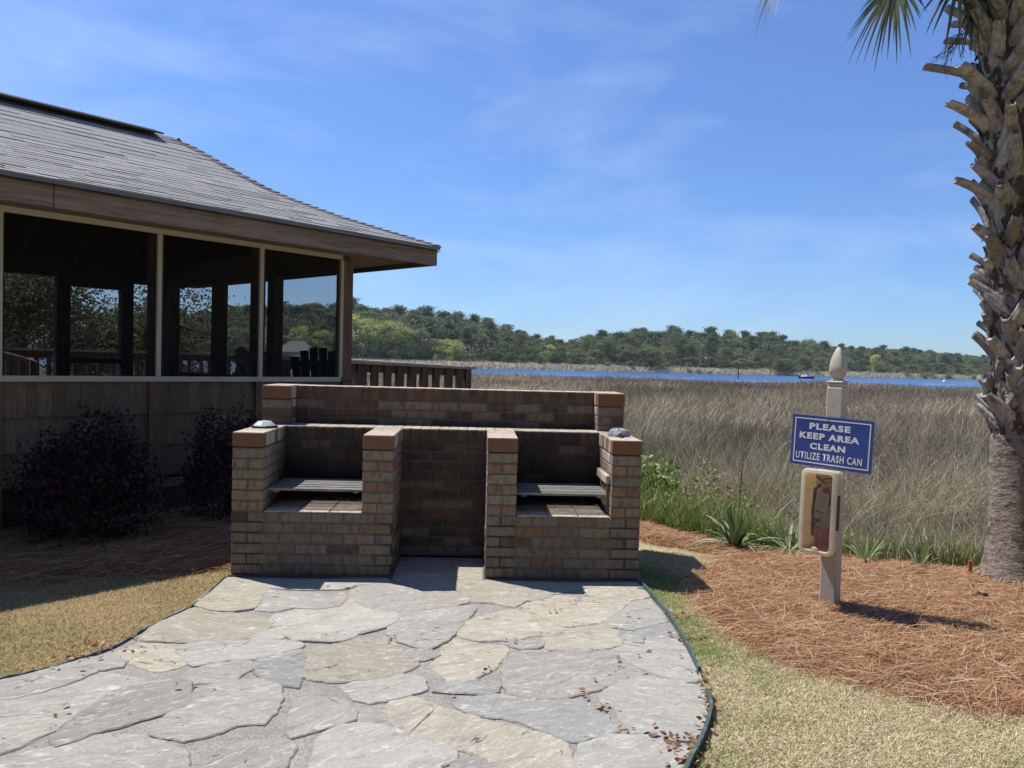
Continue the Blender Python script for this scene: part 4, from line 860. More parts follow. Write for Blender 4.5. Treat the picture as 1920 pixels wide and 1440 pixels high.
# extinguisher cabinet (open shell with a clear front)
CW, CH, CD = .20, .486, .17
m_cab = M('cream_moulded_plastic', (.80, .755, .62), .42, var=(5, (.60, .53, .38), .5, .8), spec=.4, trans=.5); m_cabin = M('cream_cabinet_inside', (.74, .56, .34), .6, trans=.55)
cab = empty('fire_extinguisher_cabinet', P_(-.012, -.0475 - CD / 2, .618), 'cream plastic cabinet with a clear front mounted on the post under the blue sign', 'extinguisher cabinet', -PA)
cab.rotation_mode = 'QUATERNION'; cab.rotation_quaternion = (Matrix.Rotation(-PA, 3, 'Z') @ Matrix.Rotation(R(.9), 3, 'Y')).to_quaternion()
def rrect(w, h, r, n=6):
    pts = []
    for cx, cz, a0 in ((w / 2 - r, h / 2 - r, 0), (-w / 2 + r, h / 2 - r, 90), (-w / 2 + r, -h / 2 + r, 180), (w / 2 - r, -h / 2 + r, 270)):
        for k in range(n): a = R(a0 + k * 90 / (n - 1)); pts.append((cx + r * math.cos(a), cz + r * math.sin(a)))
    return pts
def loft(b, rings, cap0=False, cap1=False):
    n = len(rings[0][0]); vs = []; fs = []
    for pts, y in rings: vs += [(x, y, z) for x, z in pts]
    for i in range(len(rings) - 1):
        for k in range(n): fs.append((i * n + k, i * n + (k + 1) % n, (i + 1) * n + (k + 1) % n, (i + 1) * n + k))
    if cap0: fs.append(tuple(range(n)))
    if cap1: fs.append(tuple((len(rings) - 1) * n + k for k in range(n))[::-1])
    b.add(vs, fs)
D2 = CD / 2
def shell(b):
    loft(b, [(rrect(CW - .03, CH - .03, .03), D2), (rrect(CW - .016, CH - .016, .03), -D2 + .035), (rrect(CW, CH, .034), -D2 + .03), (rrect(CW, CH, .034), -D2 + .008), (rrect(CW - .008, CH - .008, .031), -D2), (rrect(CW - .040, CH - .040, .022), -D2 - .001), (rrect(CW - .046, CH - .046, .02), -D2 + .006), (rrect(CW - .05, CH - .05, .02), -D2 + .02)], cap0=True)
    b.box(CW / 2 - .010, CW / 2 + .004, -D2 + .03, -D2 + .06, CH / 2 - .017, CH / 2 - .004, ch=.002)
part('shell', m_cab, shell, cab, smooth=False)
part('inside', m_cabin, lambda b: loft(b, [(rrect(CW - .0505, CH - .0505, .02)[::-1], -D2 + .02), (rrect(CW - .052, CH - .052, .02)[::-1], D2 - .012)], cap1=True), cab)
part('side_slot', M('dark_slot', (.05, .04, .035), .6), lambda b: b.box(CW / 2 - .0125, CW / 2 - .0062, -.03, .012, -.10, .10), cab)
part('lock', m_cab, lambda b: (b.tube([(-.002, -D2 + .004, -CH / 2 + .024), (-.002, -D2 - .009, -CH / 2 + .024)], [.021, .019], 18), b.tube([(-.002, -D2 - .0092, -CH / 2 + .022), (-.002, -D2 - .012, -CH / 2 + .022)], .0085, 12)), cab)
gl = bpy.data.materials.new('clear_acrylic'); gl.use_nodes = True; t_ = gl.node_tree; t_.nodes.clear(); o_ = t_.nodes.new('ShaderNodeOutputMaterial'); ms_ = t_.nodes.new('ShaderNodeMixShader'); tr_ = t_.nodes.new('ShaderNodeBsdfTransparent'); gs_ = t_.nodes.new('ShaderNodeBsdfGlossy'); fr_ = t_.nodes.new('ShaderNodeFresnel'); fr_.inputs[0].default_value = 1.45
tr_.inputs[0].default_value = (.93, .9, .86, 1); gs_.inputs[1].default_value = .05; t_.links.new(fr_.outputs[0], ms_.inputs[0]); t_.links.new(tr_.outputs[0], ms_.inputs[1]); t_.links.new(gs_.outputs[0], ms_.inputs[2]); t_.links.new(ms_.outputs[0], o_.inputs[0])
part('clear_window', gl, lambda b: b.box(-CW / 2 + .026, CW / 2 - .026, -D2 + .012, -D2 + .014, -CH / 2 + .026, CH / 2 - .026), cab)
part('window_grid', M('scored_line', (.7, .66, .6), .5), lambda b: [b.box(-CW / 2 + .027, CW / 2 - .027, -D2 + .0144, -D2 + .0150, z - .0006, z + .0006) for z in (.12, .03, -.06, -.14)] + [b.box(x - .0006, x + .0006, -D2 + .0144, -D2 + .0150, -CH / 2 + .027, CH / 2 - .027) for x in (-.03, .022)], cab)
# extinguisher inside
ext = empty('fire_extinguisher', P_(.004, -.0475 - CD / 2, .618), 'red fire extinguisher with white label and paper tag inside the clear fronted cabinet', 'fire extinguisher', -PA)
m_red = M('red_enamel', (.50, .03, .035), .3, coat=.4); m_label = M('printed_label', (.50, .45, .38), .6, var=(60, (.36, .31, .26), .5, .6)); m_tag = M('paper_tag', (.72, .69, .66), .7)
part('cylinder', m_red, lambda b: b.lathe([(.052, -.205), (.056, -.198), (.056, .055), (.052, .08), (.038, .102), (.02, .115), (.018, .135)], 28), ext, smooth=True)
def arcpatch(b, r, a0, a1, z0, z1, n=10):
    vs = []; 
    for k in range(n + 1):
        a = R(a0 + (a1 - a0) * k / n); vs += [(r * math.sin(a), -r * math.cos(a), z0), (r * math.sin(a), -r * math.cos(a), z1)]
    b.add(vs, [(2 * k, 2 * k + 2, 2 * k + 3, 2 * k + 1) for k in range(n)])
part('label', m_label, lambda b: arcpatch(b, .0566, -62, 75, -.085, .04), ext)
part('label_band', m_black, lambda b: (arcpatch(b, .057, -60, -5, -.062, -.040), arcpatch(b, .057, -60, -38, -.083, -.066)), ext)
def diam(b):
    c = (-.004, -.1335); vs = []
    for x, z in ((-.036, 0), (0, -.0145), (.036, 0), (0, .0145)):
        a = (c[0] + x) / .0572; vs.append((.0572 * math.sin(a), -.0572 * math.cos(a), c[1] + z))
    a = c[0] / .0572; vs.append((.0578 * math.sin(a), -.0578 * math.cos(a), c[1])); b.add(vs, [(0, 1, 4), (1, 2, 4), (2, 3, 4), (3, 0, 4)])
part('diamond_emblem', m_silver, diam, ext)
part('valve', m_silver, lambda b: (b.tube([(0, 0, .13), (0, 0, .165)], .017, 12), b.tube([(0, -.005, .15), (.045, -.03, .155)], [.012, .008], 10)), ext)
part('handle', m_black, lambda b: (b.obox((.02, -.01, .19), (.05, 0, .012), (0, .01, 0), (-.001, 0, .004)), b.obox((-.02, -.03, .182), (.026, -.01, -.016), (0, .008, 0), (.003, 0, .004))), ext)
part('hose', m_black, lambda b: b.tube([(-.03, 0, .15), (-.055, -.012, .12), (-.065, -.012, 0), (-.064, -.01, -.15)], .010, 8), ext)
def tg(b):
    b.obox((.004, -.066, .052), (.034, 0, -.006), (0, .0006, 0), (.010, -.004, .060))
part('paper_tag', m_tag, tg, ext)
part('tag_print', m_black, lambda b: b.obox((-.005, -.0645, .0005), (.026, 0, -.0045), (0, .0006, 0), (.0007, -.0003, .004)), ext)
part('tag_text', M('grey_print', (.38, .37, .37), .7), lambda b: [b.obox((.012 - .0018 * k, -.0690 + .0006 * k, .092 - .0095 * k), (random.uniform(.014, .024), 0, -.0035), (0, .0006, 0), (.0002, 0, .0013)) for k in range(9)], ext)

# small things lying on the straw
p = gz(1840, 1137); mb = MB(); mb.tube([(-.055, 0, .012), (-.02, .006, .02), (.03, .0, .018), (.06, -.006, .010)], [.006, .013, .012, .005], 6)
o = tag(mb.build('charred_wood_chip', M('charred_wood', (.03, .026, .024), .9, bump=(60, .6, .004))), 'small black charred stick lying on the pine straw near the palm', 'stick'); o.location = (p[0], p[1], .055)
p = gz(1829, 1092); mb = MB(); mb.box(-.012, .012, -.006, .006, 0, .15, ch=.003); o = tag(mb.build('marker_stake', M('orange_stake_paint', (.42, .13, .04), .7, var=(12, (.3, .12, .06), .4, .7))), 'short weathered orange stake beside the palm trunk base', 'stake'); o.location = (p[0] - .01, p[1] + .05, -.01)

# ================================================================== PALM
m_trunk = M('palm_bark', (.285, .238, .198), .95, var=(1, (.12, .095, .08), .5, .62), stretch=(13, 13, 24), fine=(5, (.5, .47, .45), .48, .62), bump=(1.7, .9, .02)); m_boot = M('dry_leaf_base', (1, 1, 1), .85, attr=True, var=(1, (.17, .152, .135), .46, .66), stretch=(16, 16, 6), fine=(3, (.62, .6, .58), .45, .65), bump=(1.8, .6, .008), spec=.2)
def pc(z): return np.array([3.45 - .055 * max(0, z - .2) - .006 * max(0, z - .2) ** 2, 5.16, z])
palm = empty('palm_tree', (3.47, 5.16, 0), 'tall cabbage palm with a crisscross of cut leaf bases on its trunk at the right', 'palm tree')
def trunk(b):
    n = 40; rows = 110; vs = []; fs = []
    for i in range(rows):
        z = -.1 + 5.1 * i / (rows - 1); c = pc(z); r = .150 + .095 * math.exp(-max(z, 0) / .30) + (-.022 if z > 1.05 else 0) + .004 * math.sin(z * 55) * (1 if z < 1.05 else 0)
        for k in range(n):
            a = 2 * math.pi * k / n; rr = r * (1 + .03 * (vnoise(k * .6, z * 9, 1, 2) - .5) + .02 * math.sin(3 * a + z)); vs.append((c[0] + rr * math.cos(a) - 3.47, c[1] + rr * math.sin(a) - 5.16, z))
    for i in range(rows - 1):
        for k in range(n): fs.append((i * n + k, i * n + (k + 1) % n, (i + 1) * n + (k + 1) % n, (i + 1) * n + k))
    b.add(vs, fs)
part('trunk', m_trunk, trunk, palm, smooth=True)
def fibre(b):
    for k in range(800):
        z = random.uniform(1.0, 4.4); a = random.uniform(0, 6.28); c = pc(z); r0 = .124; l = random.uniform(.05, .16)
        b.obox((c[0] + (r0 + .02) * math.cos(a) - 3.47, c[1] + (r0 + .02) * math.sin(a) - 5.16, z), (-math.sin(a) * .012, math.cos(a) * .012, random.uniform(-.012, .012)), (math.cos(a) * .003, math.sin(a) * .003, 0), (random.uniform(-.3, .3) * l * math.sin(a), random.uniform(-.3, .3) * l * math.cos(a), l * .5))
part('fibre', M('dark_palm_fibre', (.075, .055, .042), .95, var=(12, (.15, .11, .08), .5, .7)), fibre, palm)['kind'] = 'stuff'
def rootfringe(b):
    for k in range(60):
        a = random.uniform(0, 6.28); r = random.uniform(.24, .27); l = random.uniform(.05, .16); x, y = r * math.cos(a), r * math.sin(a)
        b.tube([(x, y, random.uniform(.02, .1)), (x * 1.15, y * 1.15, .06), (x * (1.2 + l), y * (1.2 + l), .02)], [.006, .005, .003], 5)
part('root_fringe', M('palm_rootlets', (.30, .22, .15), .9), rootfringe, palm)
def boot(phi, z0, Lb, out, rise, seed, front=True, wm=1.):
    rs = random.Random(seed); j = rs.uniform(.78, 1.12); dead = (.42 * j, .405 * j, .38 * j) if rs.random() < .75 else (.31 * j, .28 * j, .245 * j)
    mb = MB(); N_ = 9; c0 = pc(z0); Rt = .128; twist = rs.choice((-1, 1)) * rs.uniform(.35, 1.35)
    def frame(t):
        # along the leaf base: starts hugging the trunk, bends out
        rr = Rt + .004 + out * Lb * t ** 1.55; z = z0 + rise * Lb * (t - .12 * t * t); return rr, z
    for sgn_ in (-1, 1):
        vs = []; fs = []
        for i in range(N_ + 4):
            if i < 4:    # leg wrapping the trunk below the split
                q = 1 - i / 4; da = sgn_ * (.16 + .78 * q ** 1.05); rr = Rt + .004 + .016 * (1 - q); z = z0 - .23 * q ** 1.15; w = wm * (.018 + .014 * (1 - q)); thk = .009
                cen = da; tt = 0
            else:
                t = (i - 4) / (N_ - 1); rr, z = frame(t); w = wm * (.021 * (1 - t) ** .8 + .0135) + rs.uniform(-.002, .002); cen = sgn_ * (w * .98) / rr + twist * t * .19 / rr; thk = .010 + .008 * t; tt = t
            cz = pc(z)
            ain, aout = (cen - sgn_ * w / rr, cen + sgn_ * w / rr)
            cup = .016 * (1 - tt) + .006
            for a, dr in ((ain, 0), (cen, .003), (aout, -cup)):
                A = phi + a; vs.append((cz[0] + (rr + dr) * math.cos(A) - 3.47, cz[1] + (rr + dr) * math.sin(A) - 5.16, z + (.0 if dr >= 0 else .02 * tt)))
            for a, dr in ((ain, 0), (cen, .0), (aout, -cup)):
                A = phi + a; vs.append((cz[0] + (rr + dr - thk) * math.cos(A) - 3.47, cz[1] + (rr + dr - thk) * math.sin(A) - 5.16, z + thk * .8 + (.0 if dr >= 0 else .02 * tt)))
        M_ = N_ + 4
        for i in range(M_ - 1):
            b0, b1 = i * 6, (i + 1) * 6
            for p_, q_ in ((0, 1), (1, 2), (2, 5), (5, 4), (4, 3), (3, 0)):
                f = (b0 + p_, b0 + q_, b1 + q_, b1 + p_); fs.append(f if sgn_ > 0 else f[::-1])
        fs.append(tuple(range(6))); e_ = (M_ - 1) * 6; fs.append((e_ + 0, e_ + 1, e_ + 2, e_ + 5, e_ + 4, e_ + 3))
        mb.add(vs, fs, dead)
    if front: mb.build('leaf_base', m_boot, palm, smooth=False)
    else: rest.append(mb)
nb = 186; rest = []
for k in range(nb):
    z0 = 1.06 + 3.25 * k / nb + random.uniform(-.03, .03); phi = k * 2.39996 + random.uniform(-.15, .15); hi_ = (z0 - 1.1) / 3.1
    Lb = random.uniform(.20, .33) + .09 * max(0, hi_ - .35); out = (.40 + .48 * hi_) * random.uniform(.5, 1.15); rise = math.sqrt(max(.25, 1 - out * out)) * random.uniform(.9, 1.1)
    front = math.cos(phi - math.atan2(-5.16, -3.47)) > .05 and z0 < 4.1
    if not front: Lb *= .8
    boot(phi, z0, Lb, out, rise, k, front)
for z_, ph_, L_ in ((3.02, 3.05, .40), (3.20, 3.3, .44), (3.36, 2.95, .40), (2.55, 3.1, .34)): boot(z0=z_, phi=ph_, Lb=L_, out=.86, rise=.42, seed=int(z_ * 100))
for k, ph_ in enumerate((3.5, 4.15, 4.8, 3.0, 4.5, 3.8)): boot(phi=ph_, z0=1.0 + .05 * (k % 3) + .02 * k, Lb=.26, out=.42, rise=.9, seed=700 + k, wm=1.75)
if rest:
    mbr = MB()
    for q_ in rest: mbr.add(q_.v, q_.f, q_.c[0])
    tag(mbr.build('back_leaf_bases', m_boot, palm), kind='stuff')
# crown of costapalmate fronds
m_frond = leafmat('palm_frond', trans=.3, rough=.45, spec=.4)
TOP = pc(4.9)
def frond(az, el, plen, blen, nl, droop, seed, hub=None, spread=2.5):
    r_ = np.random.default_rng(seed); d = np.array([math.cos(az) * math.cos(el), math.sin(az) * math.cos(el), math.sin(el)]); up = np.array([0, 0, 1.])
    org = TOP + np.array([0, 0, r_.uniform(-.15, .25)]); K = 10; pts = []
    for i in range(K): t = i / (K - 1); pts.append(org + d * plen * t - up * droop * plen * t * t * .5)
    pts = np.array(pts)
    if hub is not None:
        pts = pts + (np.array(hub) - pts[-1]) * (np.linspace(0, 1, K) ** 1.5)[:, None]
    end = pts[-1]; tan = pts[-1] - pts[-2]; tan /= np.linalg.norm(tan); sidev = np.cross(tan, up); sidev /= np.linalg.norm(sidev) + 1e-6; nrm = np.cross(sidev, tan)
    mb = MB(); mb.tube([tuple(p - np.array([3.47, 5.16, 0])) for p in pts], list(np.linspace(.02, .009, K)), 6, (.10, .12, .03))
    for k in range(nl):
        f = (k + .5) / nl * 2 - 1; a = f * spread + r_.normal(0, .04); L = blen * (1 - .35 * abs(f) ** 2) * r_.uniform(.85, 1.1); dr = tan * math.cos(a) + sidev * math.sin(a) + nrm * (.25 * abs(f)); n = 6; col = np.array([(.07, .095, .028), (.09, .115, .035), (.13, .125, .045), (.05, .075, .022)][r_.integers(4)]) * r_.uniform(.8, 1.2); w0 = .016
        vs = []; s2 = np.cross(dr, nrm); s2 /= np.linalg.norm(s2) + 1e-6; prev = end - np.array([3.47, 5.16, 0]); dg = r_.uniform(.5, 1.1)
        for i in range(n):
            t = i / (n - 1); p = prev + dr * L * t - up * L * dg * t ** 2.2 * .75; w = w0 * (1 - t) ** .7 * min(1, .35 + 3 * t) + .0012
            vs += [tuple(p - s2 * w), tuple(p + nrm * w * .5), tuple(p + s2 * w)]
        fs = []
        for i in range(n - 1): b = i * 3; fs += [(b, b + 1, b + 4, b + 3), (b + 1, b + 2, b + 5, b + 4)]
        mb.add(vs, fs, tuple(col))
    mb.build('frond', m_frond, palm)
for k in range(15):
    az = k * 2.39996 + .3; el = R(62 - 3.0 * k); frond(az, el, random.uniform(.9, 1.2), random.uniform(.65, .85), 34, .45, 50 + k)
frond(math.pi * .98, R(10), 1.0, .34, 30, 1.2, 91, hub=aty(1676, -22, 4.95), spread=1.75); frond(math.pi * 1.0, R(25), 1.5, .36, 26, .9, 92, hub=aty(1492, -95, 5.1), spread=1.5)
frond(math.pi * 1.02, R(0), .7, .30, 13, 1.2, 93, hub=aty(1800, -40, 5.0), spread=1.8); frond(math.pi * .93, R(-10), .4, .24, 10, 1., 94, hub=aty(1826, 10, 5.12), spread=1.9)
# dry flower stalk hanging beside the crown
def stalk(b):
    r_ = random.Random(5)
    def br(p, d, L, lv):
        q = p + d * L; b.tube([tuple(p - Vector((3.47, 5.16, 0))), tuple((p + q) / 2 - Vector((3.47, 5.16, .0)) + Vector((r_.uniform(-.01, .01), 0, r_.uniform(-.01, .01)))), tuple(q - Vector((3.47, 5.16, 0)))], [.0032 - .0008 * lv, .0028 - .0008 * lv, .0022 - .0007 * lv], 4)
        if lv < 2:
            for k in range(5 if lv == 0 else 3): br(p + (q - p) * r_.uniform(.2, 1), (d + Vector((r_.uniform(-.9, .7), r_.uniform(-.8, .8), r_.uniform(-.8, .5)))).normalized(), L * r_.uniform(.35, .6), lv + 1)
    for k in range(4): p = aty(1832, 20 + 8 * k, 5.1); br(Vector(p), Vector((-.55 - .08 * k, r_.uniform(-.3, .3), -.85)).normalized(), .26, 0)
part('flower_stalk', M('dry_stalk', (.07, .06, .045), .9), stalk, palm)

# ================================================================== PLANTS BY THE YARD
def blobpts(n, c, rx, ry, rz, shell=.55):
    d = rng.normal(size=(n, 3)); d /= np.linalg.norm(d, axis=1)[:, None]; d[:, 2] = np.abs(d[:, 2]) * np.where(rng.random(n) < .85, 1, -.5)
    r = (shell + (1 - shell) * rng.random(n) ** .6); lump = 1 + .55 * (fnoise(d[:, 0] * 2 + 9 + rx * 7, d[:, 1] * 2 + d[:, 2] * 2 + 5, 1.3, 2) - .5) * 2; lump = lump * np.where(rng.random(n) < .04, rng.uniform(1.05, 1.3, n), 1)
    return np.array(c) + d * np.array([rx, ry, rz]) * (r * lump)[:, None]
def shrub(name, x, y, rx, ry, h, n, size, cols, wts, label, cat, mat, twig=(.07, .05, .04), group=None):
    z = float(ground_h(np.array(x), np.array(y))); t = empty(name, (x, y, z), label, cat, 0, group); P = blobpts(n, (0, 0, h * .30), rx, ry, h * .68)
    v, f, c = leaves(P, rng.uniform(.6, 1.2, n) * size, pick(n, cols, wts) * rng.uniform(.75, 1.25, (n, 1))); np_mesh('foliage', v, f, mat, c, t)
    mb = MB()
    for k in range(16): a = random.uniform(0, 6.28); q = random.uniform(.3, .9); mb.tube([(random.uniform(-.05, .05), random.uniform(-.05, .05), 0), (rx * q * .5 * math.cos(a), ry * q * .5 * math.sin(a), h * .45), (rx * q * math.cos(a), ry * q * math.sin(a), h * random.uniform(.55, .9))], [.012, .008, .003], 5)
    mb.build('stems', M('shrub_twig', twig, .9), t)
m_leaf = leafmat('shrub_leaf', trans=.3, rough=.5); m_pleaf = leafmat('purple_leaf', trans=.2, rough=.45, spec=.35)
PURP = [(.038, .013, .025), (.052, .017, .034), (.027, .013, .017), (.07, .026, .032)]
shrub('fringe_flower_shrub', -3.08, 5.62, .46, .40, .92, 8000, .021, PURP, [3, 2, 3, 1], 'big rounded dark purple shrub in the shade against the pavilion wall', 'shrub', m_pleaf, group='purple shrubs along the pavilion wall')
shrub('fringe_flower_shrub', -2.36, 6.5, .38, .34, .96, 5000, .021, PURP, [3, 2, 3, 1], 'smaller dark purple shrub between the pavilion wall and the brick barbecue', 'shrub', m_pleaf, group='purple shrubs along the pavilion wall')
shrub('leafy_shrub', 1.40, 7.55, .34, .32, 1.04, 1700, .040, [(.26, .34, .09), (.34, .40, .13), (.19, .26, .07)], [3, 2, 2], 'pale green leafy shrub beside the right end of the brick barbecue', 'shrub', m_leaf)
shrub('scrub_bush', 1.86, 7.3, .46, .40, 1.08, 3000, .022, [(.29, .29, .09), (.36, .34, .11), (.22, .20, .10), (.32, .27, .18)], [3, 2, 2, 2], 'yellow green scrubby bush with bare twigs at the marsh edge', 'bush', m_leaf, (.20, .16, .12))
shrub('scrub_bush', 2.55, 7.1, .40, .34, .70, 1100, .022, [(.20, .17, .06), (.24, .20, .10), (.24, .19, .13)], [2, 2, 3], 'low sparse yellowish bush just left of the sign post at the marsh edge', 'bush', m_leaf, (.22, .17, .13))
m_strap = leafmat('strap_leaf', trans=.25, rough=.4, spec=.4)
def strap(name, p, n, L, w, upr, cols, label, cat, group=None, droop=1.):
    z = float(ground_h(np.array(p[0]), np.array(p[1]))) + .03; a = rng.random(n) * 6.283; el = np.radians(rng.uniform(upr[0], upr[1], n)); LL = L * rng.uniform(.7, 1.1, n); Q = np.zeros((n, 6, 3))
    for k in range(6):
        t = k / 5; hh = np.cos(el) * LL * t; Q[:, k, 0] = np.cos(a) * (hh + .02); Q[:, k, 1] = np.sin(a) * (hh + .02); Q[:, k, 2] = np.maximum(np.sin(el) * LL * t - droop * (1 - np.sin(el)) * LL * t ** 2.2 * .9, .004 - .05 * t)
    sdv = np.stack([-np.sin(a), np.cos(a), rng.normal(0, .2, n)], 1); W_ = w * rng.uniform(.75, 1.15, n)[:, None] * np.array([.7, 1, 1, .85, .55, .06])
    o = ribbons(name, Q, sdv, W_, pick(n, cols, [1] * len(cols)) * rng.uniform(.8, 1.2, (n, 1)), m_strap); o.location = (p[0], p[1], z); tag(o, label, cat, group)
DG, PG = [(.085, .15, .05), (.11, .18, .06), (.07, .125, .042)], [(.29, .37, .19), (.23, .33, .13), (.36, .42, .24)]
p = gz(1378, 1036); strap('yucca_plant', p, 26, .33, .036, (58, 88), DG, 'dark green upright sword leaved yucca at the edge of the pine straw', 'yucca')
strap('daylily_clump', p + np.array([.05, .09, 0]), 34, .46, .022, (12, 45), PG, 'pale arching strap leaves sprawling round the dark yucca', 'strap leaved plant', 'strap leaved plants along the straw')
p = gz(1478, 1040); strap('daylily_clump', p, 46, .42, .022, (10, 48), PG + [(.18, .28, .08)], 'arching green strap leaved clump just left of the extinguisher cabinet', 'strap leaved plant', 'strap leaved plants along the straw')
p = gz(1622, 1060); strap('daylily_clump', p, 30, .23, .018, (15, 75), PG + [(.18, .28, .08)], 'small strap leaved clump just right of the post', 'strap leaved plant', 'strap leaved plants along the straw')
p = gz(1722, 1072); strap('daylily_clump', p, 14, .20, .014, (40, 85), PG, 'small upright tuft between the post and the palm', 'strap leaved plant', 'strap leaved plants along the straw')
p = gz(62, 1012); strap('grass_tuft', p, 40, .30, .008, (25, 75), [(.06, .10, .03), (.09, .13, .05)], 'thin green grass tuft in the shade left of the big purple shrub', 'grass tuft')
# dead weed stalk
p = aty(1380, 1000, 7.2); mb = MB(); zz = float(ground_h(np.array(p[0]), np.array(7.2)))
mb.tube([(0, 0, 0), (.01, 0, .5), (.03, 0, 1.05), (.05, 0, 1.35)], [.008, .007, .005, .002], 5)
for k in range(26): z = random.uniform(.55, 1.3); a = random.uniform(0, 6.28); l = random.uniform(.05, .14); mb.tube([(.03 * z, 0, z), (.03 * z + l * .6 * math.cos(a), l * .6 * math.sin(a), z + l * .8)], [.003, .0012], 4)
o = tag(mb.build('dead_weed_stalk', M('dead_stalk', (.13, .10, .08), .9)), 'tall thin dead weed stalk rising behind the yucca', 'weed'); o.location = (p[0], 7.2, zz)

# ================================================================== MARSH
m_reed = leafmat('marsh_reed', (.92, .92, .9), trans=.3, rough=.8, spec=.1)
PALM_ = [(.39, .335, .245), (.32, .265, .19), (.48, .425, .32), (.25, .20, .14), (.175, .138, .098), (.58, .53, .42)]
def marsh_ok(x, y):
    ph = (x - HW[0]) * hd[0] + (y - HW[1]) * hd[1]; qh = -(x - HW[0]) * hd[1] + (y - HW[1]) * hd[0]
    return (y - np.interp(x, bx, by) > .45) & (y < nearY(x) + 2) & ~((ph < 3.95) & (qh < 7.3) & (qh > -.5)) & ~((x > .8) & (x < 2.9) & (y < 7.6 + .4 * (x < 1.9)) & (rng.random(len(x)) < .85))
def tussocks(nc, nb_, xr, yr, Lm, Lv, wmul, spread, label, k=5, bend=(12, 85), green=.12, pw=1., purple=0.):
    """tufts of arching blades: nc tufts of about nb_ blades"""
    X = np.zeros(0); Y = np.zeros(0)
    while len(X) < nc:
        y = yr[0] + (yr[1] - yr[0]) * rng.random(nc) ** pw; x = (xr[0] + (xr[1] - xr[0]) * rng.random(nc)) * y; ok = marsh_ok(x, y); X = np.r_[X, x[ok]]; Y = np.r_[Y, y[ok]]
    X, Y = X[:nc], Y[:nc]; far = yr[0] > 20; fq = .10 if far else .34
    pat = fnoise(X, Y, fq, 1); gp = np.clip((fnoise(X, Y, fq * .8, 2) - .5) * 5, 0, 1); mat_ = np.clip((fnoise(X, Y, fq * 1.1, 6) - .47) * 6, 0, 1)
    cl = pick(nc, PALM_, [3.5, 3, 1.8, 2.2, 1.4, .6]) * np.clip(-.12 + 2.2 * pat, .38, 1.45)[:, None]; gm = rng.random(nc) < green + gp * .55
    cl[gm] = pick(gm.sum(), [(.25, .265, .135), (.19, .22, .09), (.31, .32, .18)], [2, 1, 1]) * rng.uniform(.75, 1.1, (gm.sum(), 1))
    if purple: cl = cl * (1 - purple * (1 - np.array([1.04, .90, .86])))
    CL = Lm * np.clip(1 + Lv * (pat - .5) * 3 + Lv * rng.normal(0, .45, nc), .45, 1.6); dir_ = 6.283 * 1.6 * fnoise(X, Y, fq * .7, 5)
    I = np.repeat(np.arange(nc), nb_); n = len(I); x = X[I] + rng.normal(0, spread, n); y = Y[I] + rng.normal(0, spread, n); d = y - np.interp(x, bx, by); z = ground_h(x, y)
    L = CL[I] * rng.uniform(.5, 1.12, n) * np.clip(.34 + d / 5.2, .34, 1); th = np.radians(rng.uniform(*bend, n)) * (1 + .5 * mat_[I]); tilt = np.radians(np.abs(rng.normal(6, 9, n))) + mat_[I] * np.radians(rng.uniform(0, 55, n))
    a = np.where(rng.random(n) < .45 + .45 * mat_[I], dir_[I] + rng.normal(0, .7, n), rng.random(n) * 6.283); Q = np.zeros((n, k, 3))
    for i in range(k):
        t = i / (k - 1); hx = L * (1 - np.cos(th * t)) / th; hz = L * np.sin(th * t) / th; ox = hx * np.cos(tilt) + hz * np.sin(tilt); oz = hz * np.cos(tilt) - hx * np.sin(tilt)
        Q[:, i, 0] = x + np.cos(a) * ox; Q[:, i, 1] = y + np.sin(a) * ox; Q[:, i, 2] = z + np.maximum(oz, .04 * t)
    b = rng.random(n) * 3.14; sdv = np.stack([np.cos(b), np.sin(b) * .6, rng.normal(0, .25, n)], 1); sdv /= np.linalg.norm(sdv, axis=1)[:, None]
    prof = {5: [.8, 1, .9, .65, .12], 4: [.85, 1, .8, .15], 3: [.9, 1, .25]}[k]; w = (wmul * np.maximum(.0052, .00060 * y) * rng.uniform(.55, 1.4, n))[:, None] * np.array(prof)
    c = cl[I] * rng.uniform(.6, 1.35, (n, 1)); return tag(ribbons('marsh_grass', Q, sdv, w, c, m_reed), label, 'marsh grass', kind='stuff')
tussocks(2600, 26, (-.1, .74), (5.7, 11.5), 1.02, .5, 1.0, .10, 'tangled brown marsh grass close behind the pine straw', bend=(15, 105), green=.2)
tussocks(4600, 18, (-.14, .72), (10.5, 25), 1.12, .34, 1.05, .16, 'brown marsh grass in the middle distance', k=4, bend=(10, 80), green=.13)
tussocks(6500, 11, (-.16, .72), (23, 54), 1.2, .24, 1.15, .3, 'brown marsh grass further out', k=4, bend=(8, 70), green=.09, purple=.2)
tussocks(11000, 9, (-.2, .72), (50, 106), 1.22, .16, 1.3, .6, 'brown marsh grass along the near river bank', k=3, bend=(6, 55), green=.05, pw=.85, purple=.55)
tussocks(3200, 9, (-.75, -.12), (12, 104), 1.15, .25, 1.5, .4, 'marsh grass seen through the pavilion and the railing', k=3)
